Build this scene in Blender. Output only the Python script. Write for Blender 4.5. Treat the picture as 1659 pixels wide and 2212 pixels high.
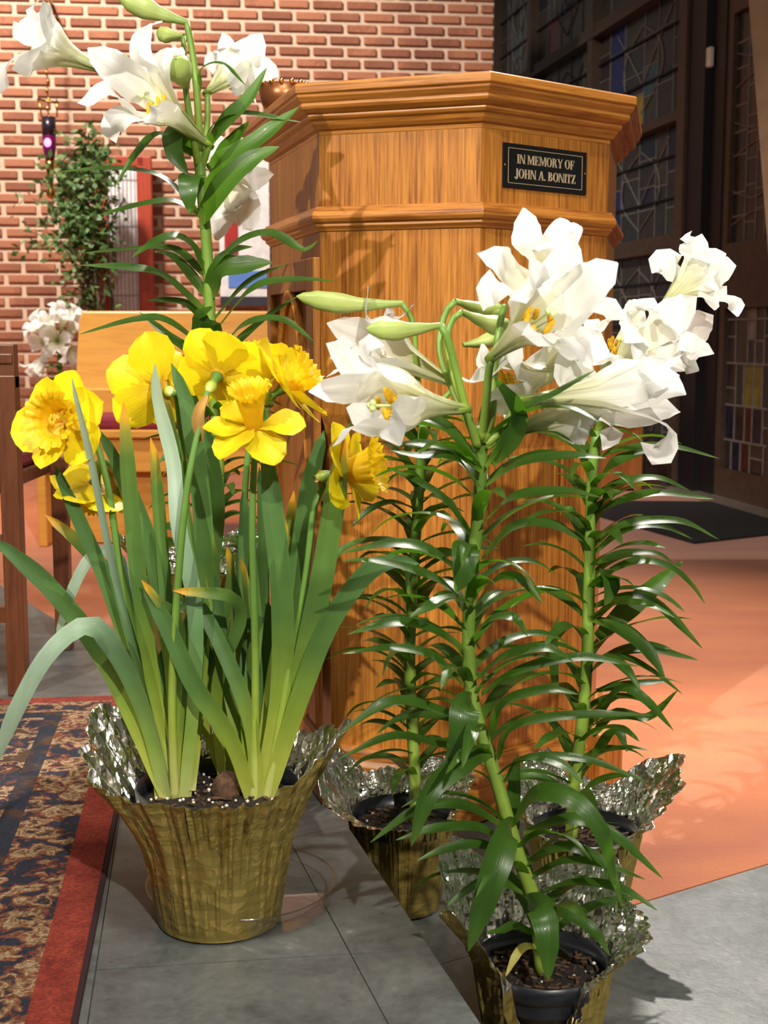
import bpy, bmesh, math, random
from mathutils import Vector, Matrix, noise

for o in list(bpy.data.objects):
    bpy.data.objects.remove(o)
scene = bpy.context.scene
COL = scene.collection
V = Vector
R = math.radians

# ------------------------------------------------------------------ camera
IMW, IMH, FPX = 1659.0, 2212.0, 2900.0
CAM = V((0.0, 0.0, 0.70))
PITCH = math.atan(386.0 / FPX)
CP, SP = math.cos(PITCH), math.sin(PITCH)
FWD, UPV, RGT = V((0, CP, -SP)), V((0, SP, CP)), V((1, 0, 0))
cam_d = bpy.data.cameras.new('camera')
cam_d.sensor_fit = 'VERTICAL'
cam_d.sensor_height = 36.0
cam_d.lens = FPX / IMH * 36.0
cam_d.clip_start = 0.02
cam_d.dof.use_dof = True
cam_d.dof.focus_distance = 1.85
cam_d.dof.aperture_fstop = 11.0
cam = bpy.data.objects.new('camera', cam_d)
COL.objects.link(cam)
cam.location = CAM
cam.rotation_euler = (math.pi / 2 - PITCH, 0, 0)
scene.camera = cam

# ------------------------------------------------------------------ world, lamps, exposure
w = bpy.data.worlds.new('room_ambient')
scene.world = w
w.use_nodes = True
w.node_tree.nodes['Background'].inputs[0].default_value = (1.0, 0.88, 0.76, 1)
w.node_tree.nodes['Background'].inputs[1].default_value = 0.10

scene.view_settings.view_transform = 'Standard'
scene.view_settings.look = 'None'
scene.view_settings.exposure = 0.0
scene.view_settings.gamma = 1.0
scene.view_settings.use_curve_mapping = False


def spot(name, loc, target, energy, angle, blend=0.4, size=0.06, color=(1, 0.93, 0.84)):
    d = bpy.data.lights.new(name, 'SPOT')
    d.energy = energy
    d.spot_size = R(angle)
    d.spot_blend = blend
    d.shadow_soft_size = size
    d.color = color
    o = bpy.data.objects.new(name, d)
    COL.objects.link(o)
    o.location = loc
    o.rotation_euler = (V(target) - V(loc)).to_track_quat('-Z', 'Y').to_euler()
    return o


def area(name, loc, target, energy, sx, sy, color=(1, 0.92, 0.82)):
    d = bpy.data.lights.new(name, 'AREA')
    d.shape = 'RECTANGLE'
    d.size, d.size_y = sx, sy
    d.energy = energy
    d.color = color
    o = bpy.data.objects.new(name, d)
    COL.objects.link(o)
    o.location = loc
    o.rotation_euler = (V(target) - V(loc)).to_track_quat('-Z', 'Y').to_euler()
    return o


# ceiling lamps of the church, all above or behind the frame: the chancel spot behind the lectern (backlit leaves,
# lectern shadow), the nave spots in front (lily shadows on the lectern), wall and carpet downlights, the nave lamp overhead
spot('chancel_back_spot_offscreen', (1.05, 6.1, 4.8), (0.45, 1.5, 0.1), 2100, 32, 0.6, 0.05)
spot('nave_spot_left_offscreen', (-2.9, -2.6, 4.2), (-0.18, 2.3, 1.1), 1500, 24, 0.6, 0.05, (1, 0.92, 0.8))
spot('nave_spot_right_offscreen', (1.7, -3.9, 4.2), (0.1, 1.7, 0.85), 1650, 26, 0.7, 0.06, (1, 0.94, 0.85))
spot('wall_downlight_offscreen', (-2.3, 5.0, 4.5), (-2.0, 8.3, 1.1), 1500, 95, 0.7, 0.2, (1, 0.9, 0.78))
spot('carpet_downlight_right_offscreen', (1.1, 2.6, 4.4), (0.85, 3.5, -0.15), 850, 34, 0.9, 0.1, (1, 0.9, 0.78))
spot('carpet_downlight_left_offscreen', (-1.6, 3.4, 4.4), (-1.1, 4.7, -0.15), 700, 50, 0.8, 0.1, (1, 0.9, 0.78))
area('nave_ceiling_lamp_offscreen', (-0.1, 0.4, 4.2), (-0.1, 0.9, 0.0), 110, 0.8, 0.8)

# ------------------------------------------------------------------ pixel helpers (photo frame 1659 x 2212)


def ray(px, py):
    return FWD + RGT * ((px - IMW / 2) / FPX) - UPV * ((py - IMH / 2) / FPX)


def atD(px, py, D):
    r = ray(px, py)
    return CAM + r * (D / r.y)


def onZ(px, py, z):
    r = ray(px, py)
    return CAM + r * ((z - CAM.z) / r.z)


# ------------------------------------------------------------------ object helpers
def empty(name, loc, rz=0.0):
    o = bpy.data.objects.new(name, None)
    o.empty_display_size = 0.05
    COL.objects.link(o)
    o.location = loc
    o.rotation_euler = (0, 0, rz)
    return o


def tag(o, label=None, cat=None, group=None, kind=None):
    if label: o['label'] = label
    if cat: o['category'] = cat
    if group: o['group'] = group
    if kind: o['kind'] = kind
    return o


def mobj(name, verts, faces, mats, parent=None, smooth=True, uvs=None, midx=None, org=None, loc=None):
    """verts in world (or parent-local when org is None) space; org is subtracted."""
    me = bpy.data.meshes.new(name)
    if org is not None:
        verts = [tuple(V(v) - org) for v in verts]
    else:
        verts = [tuple(v) for v in verts]
    me.from_pydata(verts, [], faces)
    if not isinstance(mats, (list, tuple)):
        mats = [mats]
    for m in mats:
        me.materials.append(m)
    if uvs is not None:
        lay = me.uv_layers.new(name='UVMap')
        flat = []
        for l in me.loops:
            flat.extend(uvs[l.vertex_index])
        lay.data.foreach_set('uv', flat)
    if midx is not None:
        me.polygons.foreach_set('material_index', midx)
    me.polygons.foreach_set('use_smooth', [smooth] * len(me.polygons))
    me.update()
    o = bpy.data.objects.new(name, me)
    COL.objects.link(o)
    if loc is not None: o.location = loc
    if parent is not None: o.parent = parent
    return o


class MB:
    def __init__(s):
        s.v, s.f, s.mi = [], [], []

    def add(s, verts, faces, mi=0):
        n = len(s.v)
        s.v += [tuple(x) for x in verts]
        s.f += [tuple(i + n for i in f) for f in faces]
        s.mi += [mi] * len(faces)

    def box(s, c, size, rz=0.0, mi=0, M=None):
        hx, hy, hz = size[0] / 2, size[1] / 2, size[2] / 2
        vs = [V((x, y, z)) for x in (-hx, hx) for y in (-hy, hy) for z in (-hz, hz)]
        rot = M if M is not None else Matrix.Rotation(rz, 3, 'Z')
        vs = [rot @ q + V(c) for q in vs]
        s.add(vs, [(0, 1, 3, 2), (4, 6, 7, 5), (0, 4, 5, 1), (2, 3, 7, 6), (0, 2, 6, 4), (1, 5, 7, 3)], mi)

    def prism(s, poly, z0, z1, mi=0):
        n = len(poly)
        vs = [(p[0], p[1], z0) for p in poly] + [(p[0], p[1], z1) for p in poly]
        fs = [tuple(range(n - 1, -1, -1)), tuple(range(n, 2 * n))]
        fs += [(i, (i + 1) % n, n + (i + 1) % n, n + i) for i in range(n)]
        s.add(vs, fs, mi)

    def lathe(s, prof, c=(0, 0, 0), n=32, mi=0, close=True):
        c = V(c)
        vs, fs = [], []
        for r, z in prof:
            for i in range(n):
                a = 2 * math.pi * i / n
                vs.append(c + V((r * math.cos(a), r * math.sin(a), z)))
        for k in range(len(prof) - 1):
            for i in range(n):
                j = (i + 1) % n
                fs.append((k * n + i, k * n + j, (k + 1) * n + j, (k + 1) * n + i))
        s.add(vs, fs, mi)

    def tube(s, pts, rad, n=8, mi=0, cap=True):
        pts = [V(p) for p in pts]
        m = len(pts)
        rr = rad if isinstance(rad, (list, tuple)) else [rad] * m
        vs, fs = [], []
        prev = None
        for k in range(m):
            t = (pts[min(k + 1, m - 1)] - pts[max(k - 1, 0)])
            if t.length < 1e-9: t = V((0, 0, 1))
            t.normalize()
            if prev is None:
                a = V((0, 0, 1)) if abs(t.z) < 0.9 else V((1, 0, 0))
                x = t.cross(a).normalized()
            else:
                x = (prev - t * prev.dot(t)).normalized()
            prev = x
            y = t.cross(x)
            for i in range(n):
                a = 2 * math.pi * i / n
                vs.append(pts[k] + (x * math.cos(a) + y * math.sin(a)) * rr[k])
        for k in range(m - 1):
            for i in range(n):
                j = (i + 1) % n
                fs.append((k * n + i, k * n + j, (k + 1) * n + j, (k + 1) * n + i))
        if cap:
            fs.append(tuple(range(n - 1, -1, -1)))
            fs.append(tuple((m - 1) * n + i for i in range(n)))
        s.add(vs, fs, mi)

    def ball(s, c, rx, ry=None, rz=None, n=10, m=6, mi=0, M=None):
        ry = rx if ry is None else ry
        rz = rx if rz is None else rz
        vs, fs = [], []
        for k in range(m + 1):
            ph = math.pi * k / m
            for i in range(n):
                a = 2 * math.pi * i / n
                q = V((rx * math.sin(ph) * math.cos(a), ry * math.sin(ph) * math.sin(a), -rz * math.cos(ph)))
                if M is not None: q = M @ q
                vs.append(V(c) + q)
        for k in range(m):
            for i in range(n):
                j = (i + 1) % n
                fs.append((k * n + i, k * n + j, (k + 1) * n + j, (k + 1) * n + i))
        s.add(vs, fs, mi)

    def build(s, name, mats, parent=None, smooth=False, org=None, bevel=0.0, loc=None):
        o = mobj(name, s.v, s.f, mats, parent, smooth, midx=s.mi, org=org, loc=loc)
        if bevel:
            b = o.modifiers.new('bevel', 'BEVEL')
            b.width = bevel
            b.segments = 2
            b.limit_method = 'ANGLE'
        return o


def catmull(pts, n):
    """n samples, roughly even arc length, through control points."""
    pts = [V(p) for p in pts]
    if len(pts) == 2:
        return [pts[0].lerp(pts[1], i / (n - 1)) for i in range(n)]
    P = [pts[0] * 2 - pts[1]] + pts + [pts[-1] * 2 - pts[-2]]
    dense = []
    for i in range(1, len(P) - 2):
        a, b, c, d = P[i - 1], P[i], P[i + 1], P[i + 2]
        for k in range(12):
            t = k / 12
            dense.append(0.5 * ((2 * b) + (c - a) * t + (2 * a - 5 * b + 4 * c - d) * t * t + (3 * b - a - 3 * c + d) * t ** 3))
    dense.append(pts[-1])
    L = [0]
    for i in range(1, len(dense)):
        L.append(L[-1] + (dense[i] - dense[i - 1]).length)
    out, j = [], 0
    for i in range(n):
        s = L[-1] * i / (n - 1)
        while j < len(L) - 2 and L[j + 1] < s: j += 1
        seg = L[j + 1] - L[j]
        t = (s - L[j]) / seg if seg > 1e-9 else 0
        out.append(dense[j].lerp(dense[j + 1], min(max(t, 0), 1)))
    return out


def interp(x, tab):
    if x <= tab[0][0]: return tab[0][1]
    for (a, b), (c, d) in zip(tab, tab[1:]):
        if x <= c:
            t = (x - a) / (c - a)
            t = t * t * (3 - 2 * t)
            return b + (d - b) * t
    return tab[-1][1]


# ------------------------------------------------------------------ materials
MATS = {}


def new_mat(name):
    m = bpy.data.materials.new(name)
    m.use_nodes = True
    nt = m.node_tree
    nt.nodes.clear()
    out = nt.nodes.new('ShaderNodeOutputMaterial')
    b = nt.nodes.new('ShaderNodeBsdfPrincipled')
    nt.links.new(b.outputs[0], out.inputs[0])
    return m, nt, b, out


def node(nt, kind, **kw):
    n = nt.nodes.new(kind)
    for k, v in kw.items():
        if k in n.inputs: n.inputs[k].default_value = v
        else: setattr(n, k, v)
    return n


def ramp(nt, stops, fac=None, interp_='LINEAR'):
    r = nt.nodes.new('ShaderNodeValToRGB')
    r.color_ramp.interpolation = interp_
    el = r.color_ramp.elements
    while len(el) > 1: el.remove(el[-1])
    el[0].position, el[0].color = stops[0][0], (*stops[0][1], 1)
    for p, c in stops[1:]:
        e = el.new(p)
        e.color = (*c, 1)
    if fac is not None: nt.links.new(fac, r.inputs[0])
    return r


def simple(name, col, rough=0.5, metal=0.0, var=0.12, vscale=20, bump=0.0, bscale=60, spec=0.5, coat=0.0, emit=None, estr=0):
    m, nt, b, out = new_mat(name)
    tc = node(nt, 'ShaderNodeTexCoord')
    n = node(nt, 'ShaderNodeTexNoise', Scale=vscale, Detail=4.0)
    nt.links.new(tc.outputs['Object'], n.inputs['Vector'])
    r = ramp(nt, [(0.3, [c * (1 - var) for c in col]), (0.7, [min(1, c * (1 + var)) for c in col])], n.outputs[0])
    nt.links.new(r.outputs[0], b.inputs['Base Color'])
    b.inputs['Roughness'].default_value = rough
    b.inputs['Metallic'].default_value = metal
    b.inputs['Specular IOR Level'].default_value = spec
    b.inputs['Coat Weight'].default_value = coat
    if emit:
        b.inputs['Emission Color'].default_value = (*emit, 1)
        b.inputs['Emission Strength'].default_value = estr
    if bump:
        nb = node(nt, 'ShaderNodeTexNoise', Scale=bscale, Detail=5.0)
        nt.links.new(tc.outputs['Object'], nb.inputs['Vector'])
        bp = node(nt, 'ShaderNodeBump', Strength=bump, Distance=0.01)
        nt.links.new(nb.outputs[0], bp.inputs['Height'])
        nt.links.new(bp.outputs[0], b.inputs['Normal'])
    MATS[name] = m
    return m


def leafy(name, stops, rough=0.35, trans=0.25, tcol=None, stripe=60, spec=0.5, sv=0.18, coat=0.0):
    """colour runs along the blade (UV v), fine veins across (UV u), part of the light passes through"""
    m, nt, b, out = new_mat(name)
    uv = node(nt, 'ShaderNodeTexCoord')
    sep = node(nt, 'ShaderNodeSeparateXYZ')
    nt.links.new(uv.outputs['UV'], sep.inputs[0])
    r = ramp(nt, stops, sep.outputs[1])
    mp = node(nt, 'ShaderNodeMapping')
    mp.inputs['Scale'].default_value = (stripe, 2.0, 1)
    nt.links.new(uv.outputs['UV'], mp.inputs[0])
    n = node(nt, 'ShaderNodeTexNoise', Scale=1.0, Detail=3.0)
    nt.links.new(mp.outputs[0], n.inputs['Vector'])
    n2 = node(nt, 'ShaderNodeTexNoise', Scale=35.0, Detail=2.0)
    nt.links.new(uv.outputs['Object'], n2.inputs['Vector'])
    ad = node(nt, 'ShaderNodeMath', operation='ADD')
    nt.links.new(n.outputs[0], ad.inputs[0])
    nt.links.new(n2.outputs[0], ad.inputs[1])
    mr = node(nt, 'ShaderNodeMapRange')
    mr.inputs[1].default_value, mr.inputs[2].default_value = 0.6, 1.4
    mr.inputs[3].default_value, mr.inputs[4].default_value = 1 - sv, 1 + sv
    nt.links.new(ad.outputs[0], mr.inputs[0])
    mx = node(nt, 'ShaderNodeVectorMath', operation='SCALE')
    nt.links.new(r.outputs[0], mx.inputs[0])
    nt.links.new(mr.outputs[0], mx.inputs['Scale'])
    nt.links.new(mx.outputs[0], b.inputs['Base Color'])
    b.inputs['Roughness'].default_value = rough
    b.inputs['Specular IOR Level'].default_value = spec
    b.inputs['Coat Weight'].default_value = coat
    bp = node(nt, 'ShaderNodeBump', Strength=0.25, Distance=0.002)
    nt.links.new(n.outputs[0], bp.inputs['Height'])
    nt.links.new(bp.outputs[0], b.inputs['Normal'])
    tr = node(nt, 'ShaderNodeBsdfTranslucent')
    if tcol is None:
        nt.links.new(mx.outputs[0], tr.inputs[0])
    else:
        tr.inputs[0].default_value = (*tcol, 1)
    ms = node(nt, 'ShaderNodeMixShader')
    ms.inputs[0].default_value = trans
    nt.links.new(b.outputs[0], ms.inputs[1])
    nt.links.new(tr.outputs[0], ms.inputs[2])
    nt.links.new(ms.outputs[0], out.inputs[0])
    MATS[name] = m
    return m


def wood(name, dark, light, scale=(40, 40, 2.2), rough=0.35, coat=0.15, contrast=(0.35, 0.68)):
    m, nt, b, out = new_mat(name)
    tc = node(nt, 'ShaderNodeTexCoord')
    mp = node(nt, 'ShaderNodeMapping')
    mp.inputs['Scale'].default_value = scale
    nt.links.new(tc.outputs['Object'], mp.inputs[0])
    n1 = node(nt, 'ShaderNodeTexNoise', Scale=3.2, Detail=6.0, Roughness=0.65, Distortion=0.4)
    nt.links.new(mp.outputs[0], n1.inputs['Vector'])
    n2 = node(nt, 'ShaderNodeTexNoise', Scale=0.5, Detail=3.0, Distortion=1.2)
    nt.links.new(mp.outputs[0], n2.inputs['Vector'])
    mm = node(nt, 'ShaderNodeMath', operation='MULTIPLY_ADD')
    mm.inputs[1].default_value = 0.65
    nt.links.new(n1.outputs[0], mm.inputs[0])
    m2 = node(nt, 'ShaderNodeMath', operation='MULTIPLY')
    m2.inputs[1].default_value = 0.35
    nt.links.new(n2.outputs[0], m2.inputs[0])
    nt.links.new(m2.outputs[0], mm.inputs[2])
    mid = [(a + c) / 2 * 1.08 for a, c in zip(dark, light)]
    r = ramp(nt, [(contrast[0], dark), (0.5, mid), (contrast[1], light)], mm.outputs[0])
    nt.links.new(r.outputs[0], b.inputs['Base Color'])
    b.inputs['Roughness'].default_value = rough
    b.inputs['Coat Weight'].default_value = coat
    b.inputs['Coat Roughness'].default_value = 0.2
    bp = node(nt, 'ShaderNodeBump', Strength=0.12, Distance=0.003)
    nt.links.new(n1.outputs[0], bp.inputs['Height'])
    nt.links.new(bp.outputs[0], b.inputs['Normal'])
    MATS[name] = m
    return m


M_PETAL = leafy('lily_petal', [(0.0, (0.42, 0.5, 0.16)), (0.2, (0.7, 0.72, 0.42)), (0.4, (0.85, 0.84, 0.64)), (0.6, (0.91, 0.91, 0.85)), (1.0, (0.93, 0.93, 0.91))],
                rough=0.42, trans=0.5, stripe=26, sv=0.03)
M_LEAF = leafy('lily_leaf', [(0.0, (0.13, 0.22, 0.025)), (0.2, (0.042, 0.098, 0.012)), (0.75, (0.036, 0.09, 0.012)), (1.0, (0.07, 0.14, 0.02))],
               rough=0.33, trans=0.26, tcol=(0.15, 0.42, 0.015), stripe=22, sv=0.25, coat=0.08, spec=0.4)
M_LEAFY = leafy('wilted_leaf', [(0.0, (0.3, 0.33, 0.06)), (1.0, (0.5, 0.42, 0.1))], rough=0.5, trans=0.2, stripe=20)
M_STEM = leafy('lily_stem', [(0.0, (0.26, 0.36, 0.05)), (0.5, (0.2, 0.32, 0.045)), (1.0, (0.13, 0.25, 0.035))], rough=0.4, trans=0.05, stripe=12)
M_BUD = leafy('lily_bud', [(0.0, (0.24, 0.34, 0.07)), (0.5, (0.42, 0.5, 0.15)), (1.0, (0.33, 0.44, 0.1))], rough=0.4, trans=0.15, stripe=18)
M_ANTHER = simple('pollen_orange', (0.92, 0.46, 0.012), 0.8, vscale=300, var=0.3, bump=0.3, bscale=800)
M_PISTIL = simple('pistil_green', (0.62, 0.72, 0.3), 0.45)
M_DPETAL = leafy('daffodil_petal', [(0.0, (0.72, 0.52, 0.01)), (0.4, (0.86, 0.68, 0.008)), (1.0, (0.88, 0.72, 0.012))], rough=0.5, trans=0.36, stripe=26, sv=0.08)
M_CORONA = leafy('daffodil_corona', [(0.0, (0.74, 0.44, 0.006)), (0.7, (0.84, 0.54, 0.006)), (1.0, (0.88, 0.6, 0.01))], rough=0.5, trans=0.36, stripe=40, sv=0.1)
M_DLEAF = leafy('daffodil_leaf', [(0.0, (0.66, 0.66, 0.26)), (0.07, (0.52, 0.58, 0.1)), (0.16, (0.48, 0.55, 0.08)), (0.32, (0.26, 0.38, 0.045)), (0.55, (0.09, 0.19, 0.04)), (1.0, (0.075, 0.17, 0.05))],
                rough=0.42, trans=0.32, stripe=26, sv=0.16)
M_DLEAFT = leafy('daffodil_leaf_orange_tip', [(0.0, (0.66, 0.66, 0.26)), (0.07, (0.52, 0.58, 0.1)), (0.16, (0.48, 0.55, 0.08)), (0.32, (0.26, 0.38, 0.045)), (0.55, (0.09, 0.19, 0.04)), (0.87, (0.1, 0.19, 0.03)), (0.93, (0.3, 0.29, 0.04)), (0.965, (0.7, 0.4, 0.03)), (1.0, (0.75, 0.34, 0.03))],
                 rough=0.42, trans=0.32, stripe=26, sv=0.16)
M_DLEAFG = leafy('daffodil_leaf_glaucous', [(0.0, (0.55, 0.6, 0.2)), (0.15, (0.25, 0.38, 0.06)), (0.4, (0.12, 0.24, 0.09)), (0.65, (0.25, 0.36, 0.25)), (1.0, (0.3, 0.4, 0.28))],
                 rough=0.4, trans=0.15, stripe=26, sv=0.14)
M_SPATHE = leafy('papery_spathe', [(0.0, (0.42, 0.24, 0.06)), (1.0, (0.5, 0.28, 0.07))], rough=0.8, trans=0.2, stripe=14, sv=0.3)
M_DSTEM = leafy('daffodil_stem', [(0.0, (0.6, 0.62, 0.2)), (0.2, (0.35, 0.45, 0.06)), (0.5, (0.13, 0.25, 0.04)), (1.0, (0.11, 0.24, 0.05))], rough=0.4, trans=0.06, stripe=14)
M_POT = simple('black_plastic', (0.012, 0.013, 0.018), 0.35)
M_SOIL = simple('potting_soil', (0.02, 0.013, 0.009), 0.95, var=0.6, vscale=150, bump=0.9, bscale=220)
M_BARK = simple('bark_chips', (0.09, 0.045, 0.022), 0.9, var=0.6, vscale=120)
M_PERLITE = simple('perlite', (0.72, 0.66, 0.55), 0.9)
M_OAK = wood('golden_oak', (0.19, 0.056, 0.007), (0.5, 0.2, 0.03), scale=(75, 75, 2.4), contrast=(0.38, 0.6))
M_OAKH = wood('golden_oak_horizontal', (0.21, 0.063, 0.008), (0.5, 0.2, 0.032), scale=(3, 3, 80), contrast=(0.38, 0.62))
M_PEW = wood('honey_pew_wood', (0.52, 0.24, 0.045), (0.66, 0.33, 0.07), scale=(1.5, 1.5, 14), rough=0.3)
M_PEWD = wood('reddish_cabinet_wood', (0.24, 0.075, 0.016), (0.4, 0.15, 0.035), scale=(12, 12, 1.5))
M_CHAIR = wood('chair_wood', (0.07, 0.021, 0.009), (0.14, 0.045, 0.016), scale=(30, 30, 3))
M_MAHOG = wood('red_frame_wood', (0.28, 0.03, 0.015), (0.45, 0.07, 0.03), scale=(20, 20, 2))
M_BURG = simple('burgundy_cloth', (0.2, 0.012, 0.03), 0.85, bump=0.2, bscale=300)
M_BRASS = simple('brass', (0.6, 0.36, 0.1), 0.25, metal=1.0)
M_BLACKPL = simple('plaque_black', (0.006, 0.006, 0.006), 0.3)
M_BRASSL = simple('plaque_lettering', (0.52, 0.4, 0.25), 0.4, metal=0.3)
M_MORTAR = simple('mortar', (0.66, 0.48, 0.36), 0.95, var=0.1, vscale=30, bump=0.4, bscale=150)
M_FRAME = simple('dark_bronze_frame', (0.06, 0.038, 0.026), 0.5, var=0.2)
M_FRAMEB = simple('black_frame', (0.006, 0.005, 0.007), 0.5)
M_LEAD = simple('lead_came', (0.17, 0.155, 0.145), 0.55, var=0.2)
M_WHITEP = simple('white_plastic', (0.75, 0.72, 0.66), 0.4)
M_BEIGE = simple('beige_plaster', (0.25, 0.17, 0.1), 0.7, var=0.12, bump=0.15)
M_MAT = simple('black_mat', (0.014, 0.013, 0.016), 0.95, bump=0.4, bscale=400)
M_ALU = simple('aluminium_threshold', (0.42, 0.36, 0.31), 0.45, metal=0.7)
M_GREYP = simple('grey_painted_metal', (0.2, 0.19, 0.2), 0.5)
M_CLOTHW = simple('white_cloth', (0.75, 0.74, 0.76), 0.8)
M_CLOTHR = simple('red_cloth', (0.35, 0.02, 0.02), 0.8)
M_CLOTHB = simple('blue_cloth', (0.1, 0.22, 0.6), 0.8)
M_CLOTHK = simple('charcoal_cloth', (0.03, 0.03, 0.045), 0.8)
M_TWIG = simple('twig', (0.12, 0.06, 0.03), 0.8)
M_TRUNK = simple('ficus_trunk', (0.1, 0.07, 0.045), 0.85)
M_BLADE = leafy('ficus_leaf', [(0.0, (0.06, 0.15, 0.035)), (0.5, (0.1, 0.2, 0.06)), (1.0, (0.2, 0.3, 0.12))], rough=0.45, trans=0.2, sv=0.5)
M_BEAD = simple('bronze_bead', (0.75, 0.42, 0.13), 0.2, metal=1.0)
M_BOWL = simple('bronze_bowl', (0.25, 0.09, 0.03), 0.35, metal=0.6)


def brick_mat():
    m, nt, b, out = new_mat('red_brick')
    oi = node(nt, 'ShaderNodeObjectInfo')
    tc = node(nt, 'ShaderNodeTexCoord')
    geo = node(nt, 'ShaderNodeNewGeometry')
    n = node(nt, 'ShaderNodeTexNoise', Scale=45.0, Detail=5.0)
    nt.links.new(geo.outputs['Position'], n.inputs['Vector'])
    n2 = node(nt, 'ShaderNodeTexNoise', Scale=3.3, Detail=1.0)
    nt.links.new(geo.outputs['Position'], n2.inputs['Vector'])
    ad = node(nt, 'ShaderNodeMath', operation='MULTIPLY_ADD')
    ad.inputs[1].default_value = 0.45
    nt.links.new(oi.outputs['Random'], ad.inputs[0])
    nt.links.new(n2.outputs[0], ad.inputs[2])
    a2 = node(nt, 'ShaderNodeMath', operation='MULTIPLY_ADD')
    a2.inputs[1].default_value = 0.4
    nt.links.new(n.outputs[0], a2.inputs[0])
    nt.links.new(ad.outputs[0], a2.inputs[2])
    r = ramp(nt, [(0.55, (0.2, 0.072, 0.043)), (0.95, (0.32, 0.122, 0.07)), (1.2, (0.4, 0.16, 0.09))], a2.outputs[0])
    nt.links.new(r.outputs[0], b.inputs['Base Color'])
    b.inputs['Roughness'].default_value = 0.9
    bp = node(nt, 'ShaderNodeBump', Strength=0.3, Distance=0.01)
    nt.links.new(n.outputs[0], bp.inputs['Height'])
    nt.links.new(bp.outputs[0], b.inputs['Normal'])
    return m


M_BRICK = brick_mat()


def slate_mat():
    m, nt, b, out = new_mat('slate_tile')
    geo = node(nt, 'ShaderNodeNewGeometry')
    oi = node(nt, 'ShaderNodeObjectInfo')
    n = node(nt, 'ShaderNodeTexNoise', Scale=9.0, Detail=8.0, Roughness=0.7, Distortion=0.8)
    nt.links.new(geo.outputs['Position'], n.inputs['Vector'])
    n2 = node(nt, 'ShaderNodeTexNoise', Scale=70.0, Detail=6.0, Roughness=0.7)
    nt.links.new(geo.outputs['Position'], n2.inputs['Vector'])
    a = node(nt, 'ShaderNodeMath', operation='MULTIPLY_ADD')
    a.inputs[1].default_value = 0.5
    nt.links.new(n2.outputs[0], a.inputs[0])
    nt.links.new(n.outputs[0], a.inputs[2])
    r = ramp(nt, [(0.5, (0.05, 0.057, 0.057)), (0.72, (0.1, 0.11, 0.108)), (0.9, (0.14, 0.15, 0.147)), (1.0, (0.22, 0.23, 0.22))], a.outputs[0])
    v = node(nt, 'ShaderNodeTexVoronoi', Scale=26.0)
    nt.links.new(geo.outputs['Position'], v.inputs['Vector'])
    sp = ramp(nt, [(0.05, (0.35, 0.35, 0.38)), (0.11, (1, 1, 1))], v.outputs[0])
    mx = node(nt, 'ShaderNodeMix', data_type='RGBA', blend_type='MULTIPLY')
    mx.inputs[0].default_value = 0.45
    nt.links.new(r.outputs[0], mx.inputs[6])
    nt.links.new(sp.outputs[0], mx.inputs[7])
    nt.links.new(mx.outputs[2], b.inputs['Base Color'])
    b.inputs['Roughness'].default_value = 0.42
    bp = node(nt, 'ShaderNodeBump', Strength=0.25, Distance=0.004)
    nt.links.new(a.outputs[0], bp.inputs['Height'])
    nt.links.new(bp.outputs[0], b.inputs['Normal'])
    return m


M_SLATE = slate_mat()
M_GROUT = simple('grout', (0.06, 0.06, 0.058), 0.9)


def carpet_mat():
    m, nt, b, out = new_mat('rust_carpet')
    geo = node(nt, 'ShaderNodeNewGeometry')
    n = node(nt, 'ShaderNodeTexNoise', Scale=190.0, Detail=4.0, Roughness=0.8)
    nt.links.new(geo.outputs['Position'], n.inputs['Vector'])
    mp = node(nt, 'ShaderNodeMapping')
    mp.inputs['Rotation'].default_value = (0, 0, 0.25)
    mp.inputs['Scale'].default_value = (1.0, 3.0, 1)
    nt.links.new(geo.outputs['Position'], mp.inputs[0])
    n2 = node(nt, 'ShaderNodeTexNoise', Scale=2.1, Detail=5.0, Roughness=0.62, Distortion=0.3)
    nt.links.new(mp.outputs[0], n2.inputs['Vector'])
    a = node(nt, 'ShaderNodeMath', operation='MULTIPLY_ADD')
    a.inputs[1].default_value = 0.35
    nt.links.new(n.outputs[0], a.inputs[0])
    nt.links.new(n2.outputs[0], a.inputs[2])
    r = ramp(nt, [(0.45, (0.36, 0.072, 0.009)), (0.66, (0.43, 0.098, 0.012)), (0.88, (0.5, 0.135, 0.02))], a.outputs[0])
    nt.links.new(r.outputs[0], b.inputs['Base Color'])
    b.inputs['Roughness'].default_value = 1.0
    b.inputs['Sheen Weight'].default_value = 0.3
    bp = node(nt, 'ShaderNodeBump', Strength=0.6, Distance=0.006)
    nt.links.new(n.outputs[0], bp.inputs['Height'])
    nt.links.new(bp.outputs[0], b.inputs['Normal'])
    return m


M_CARPET = carpet_mat()


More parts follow.
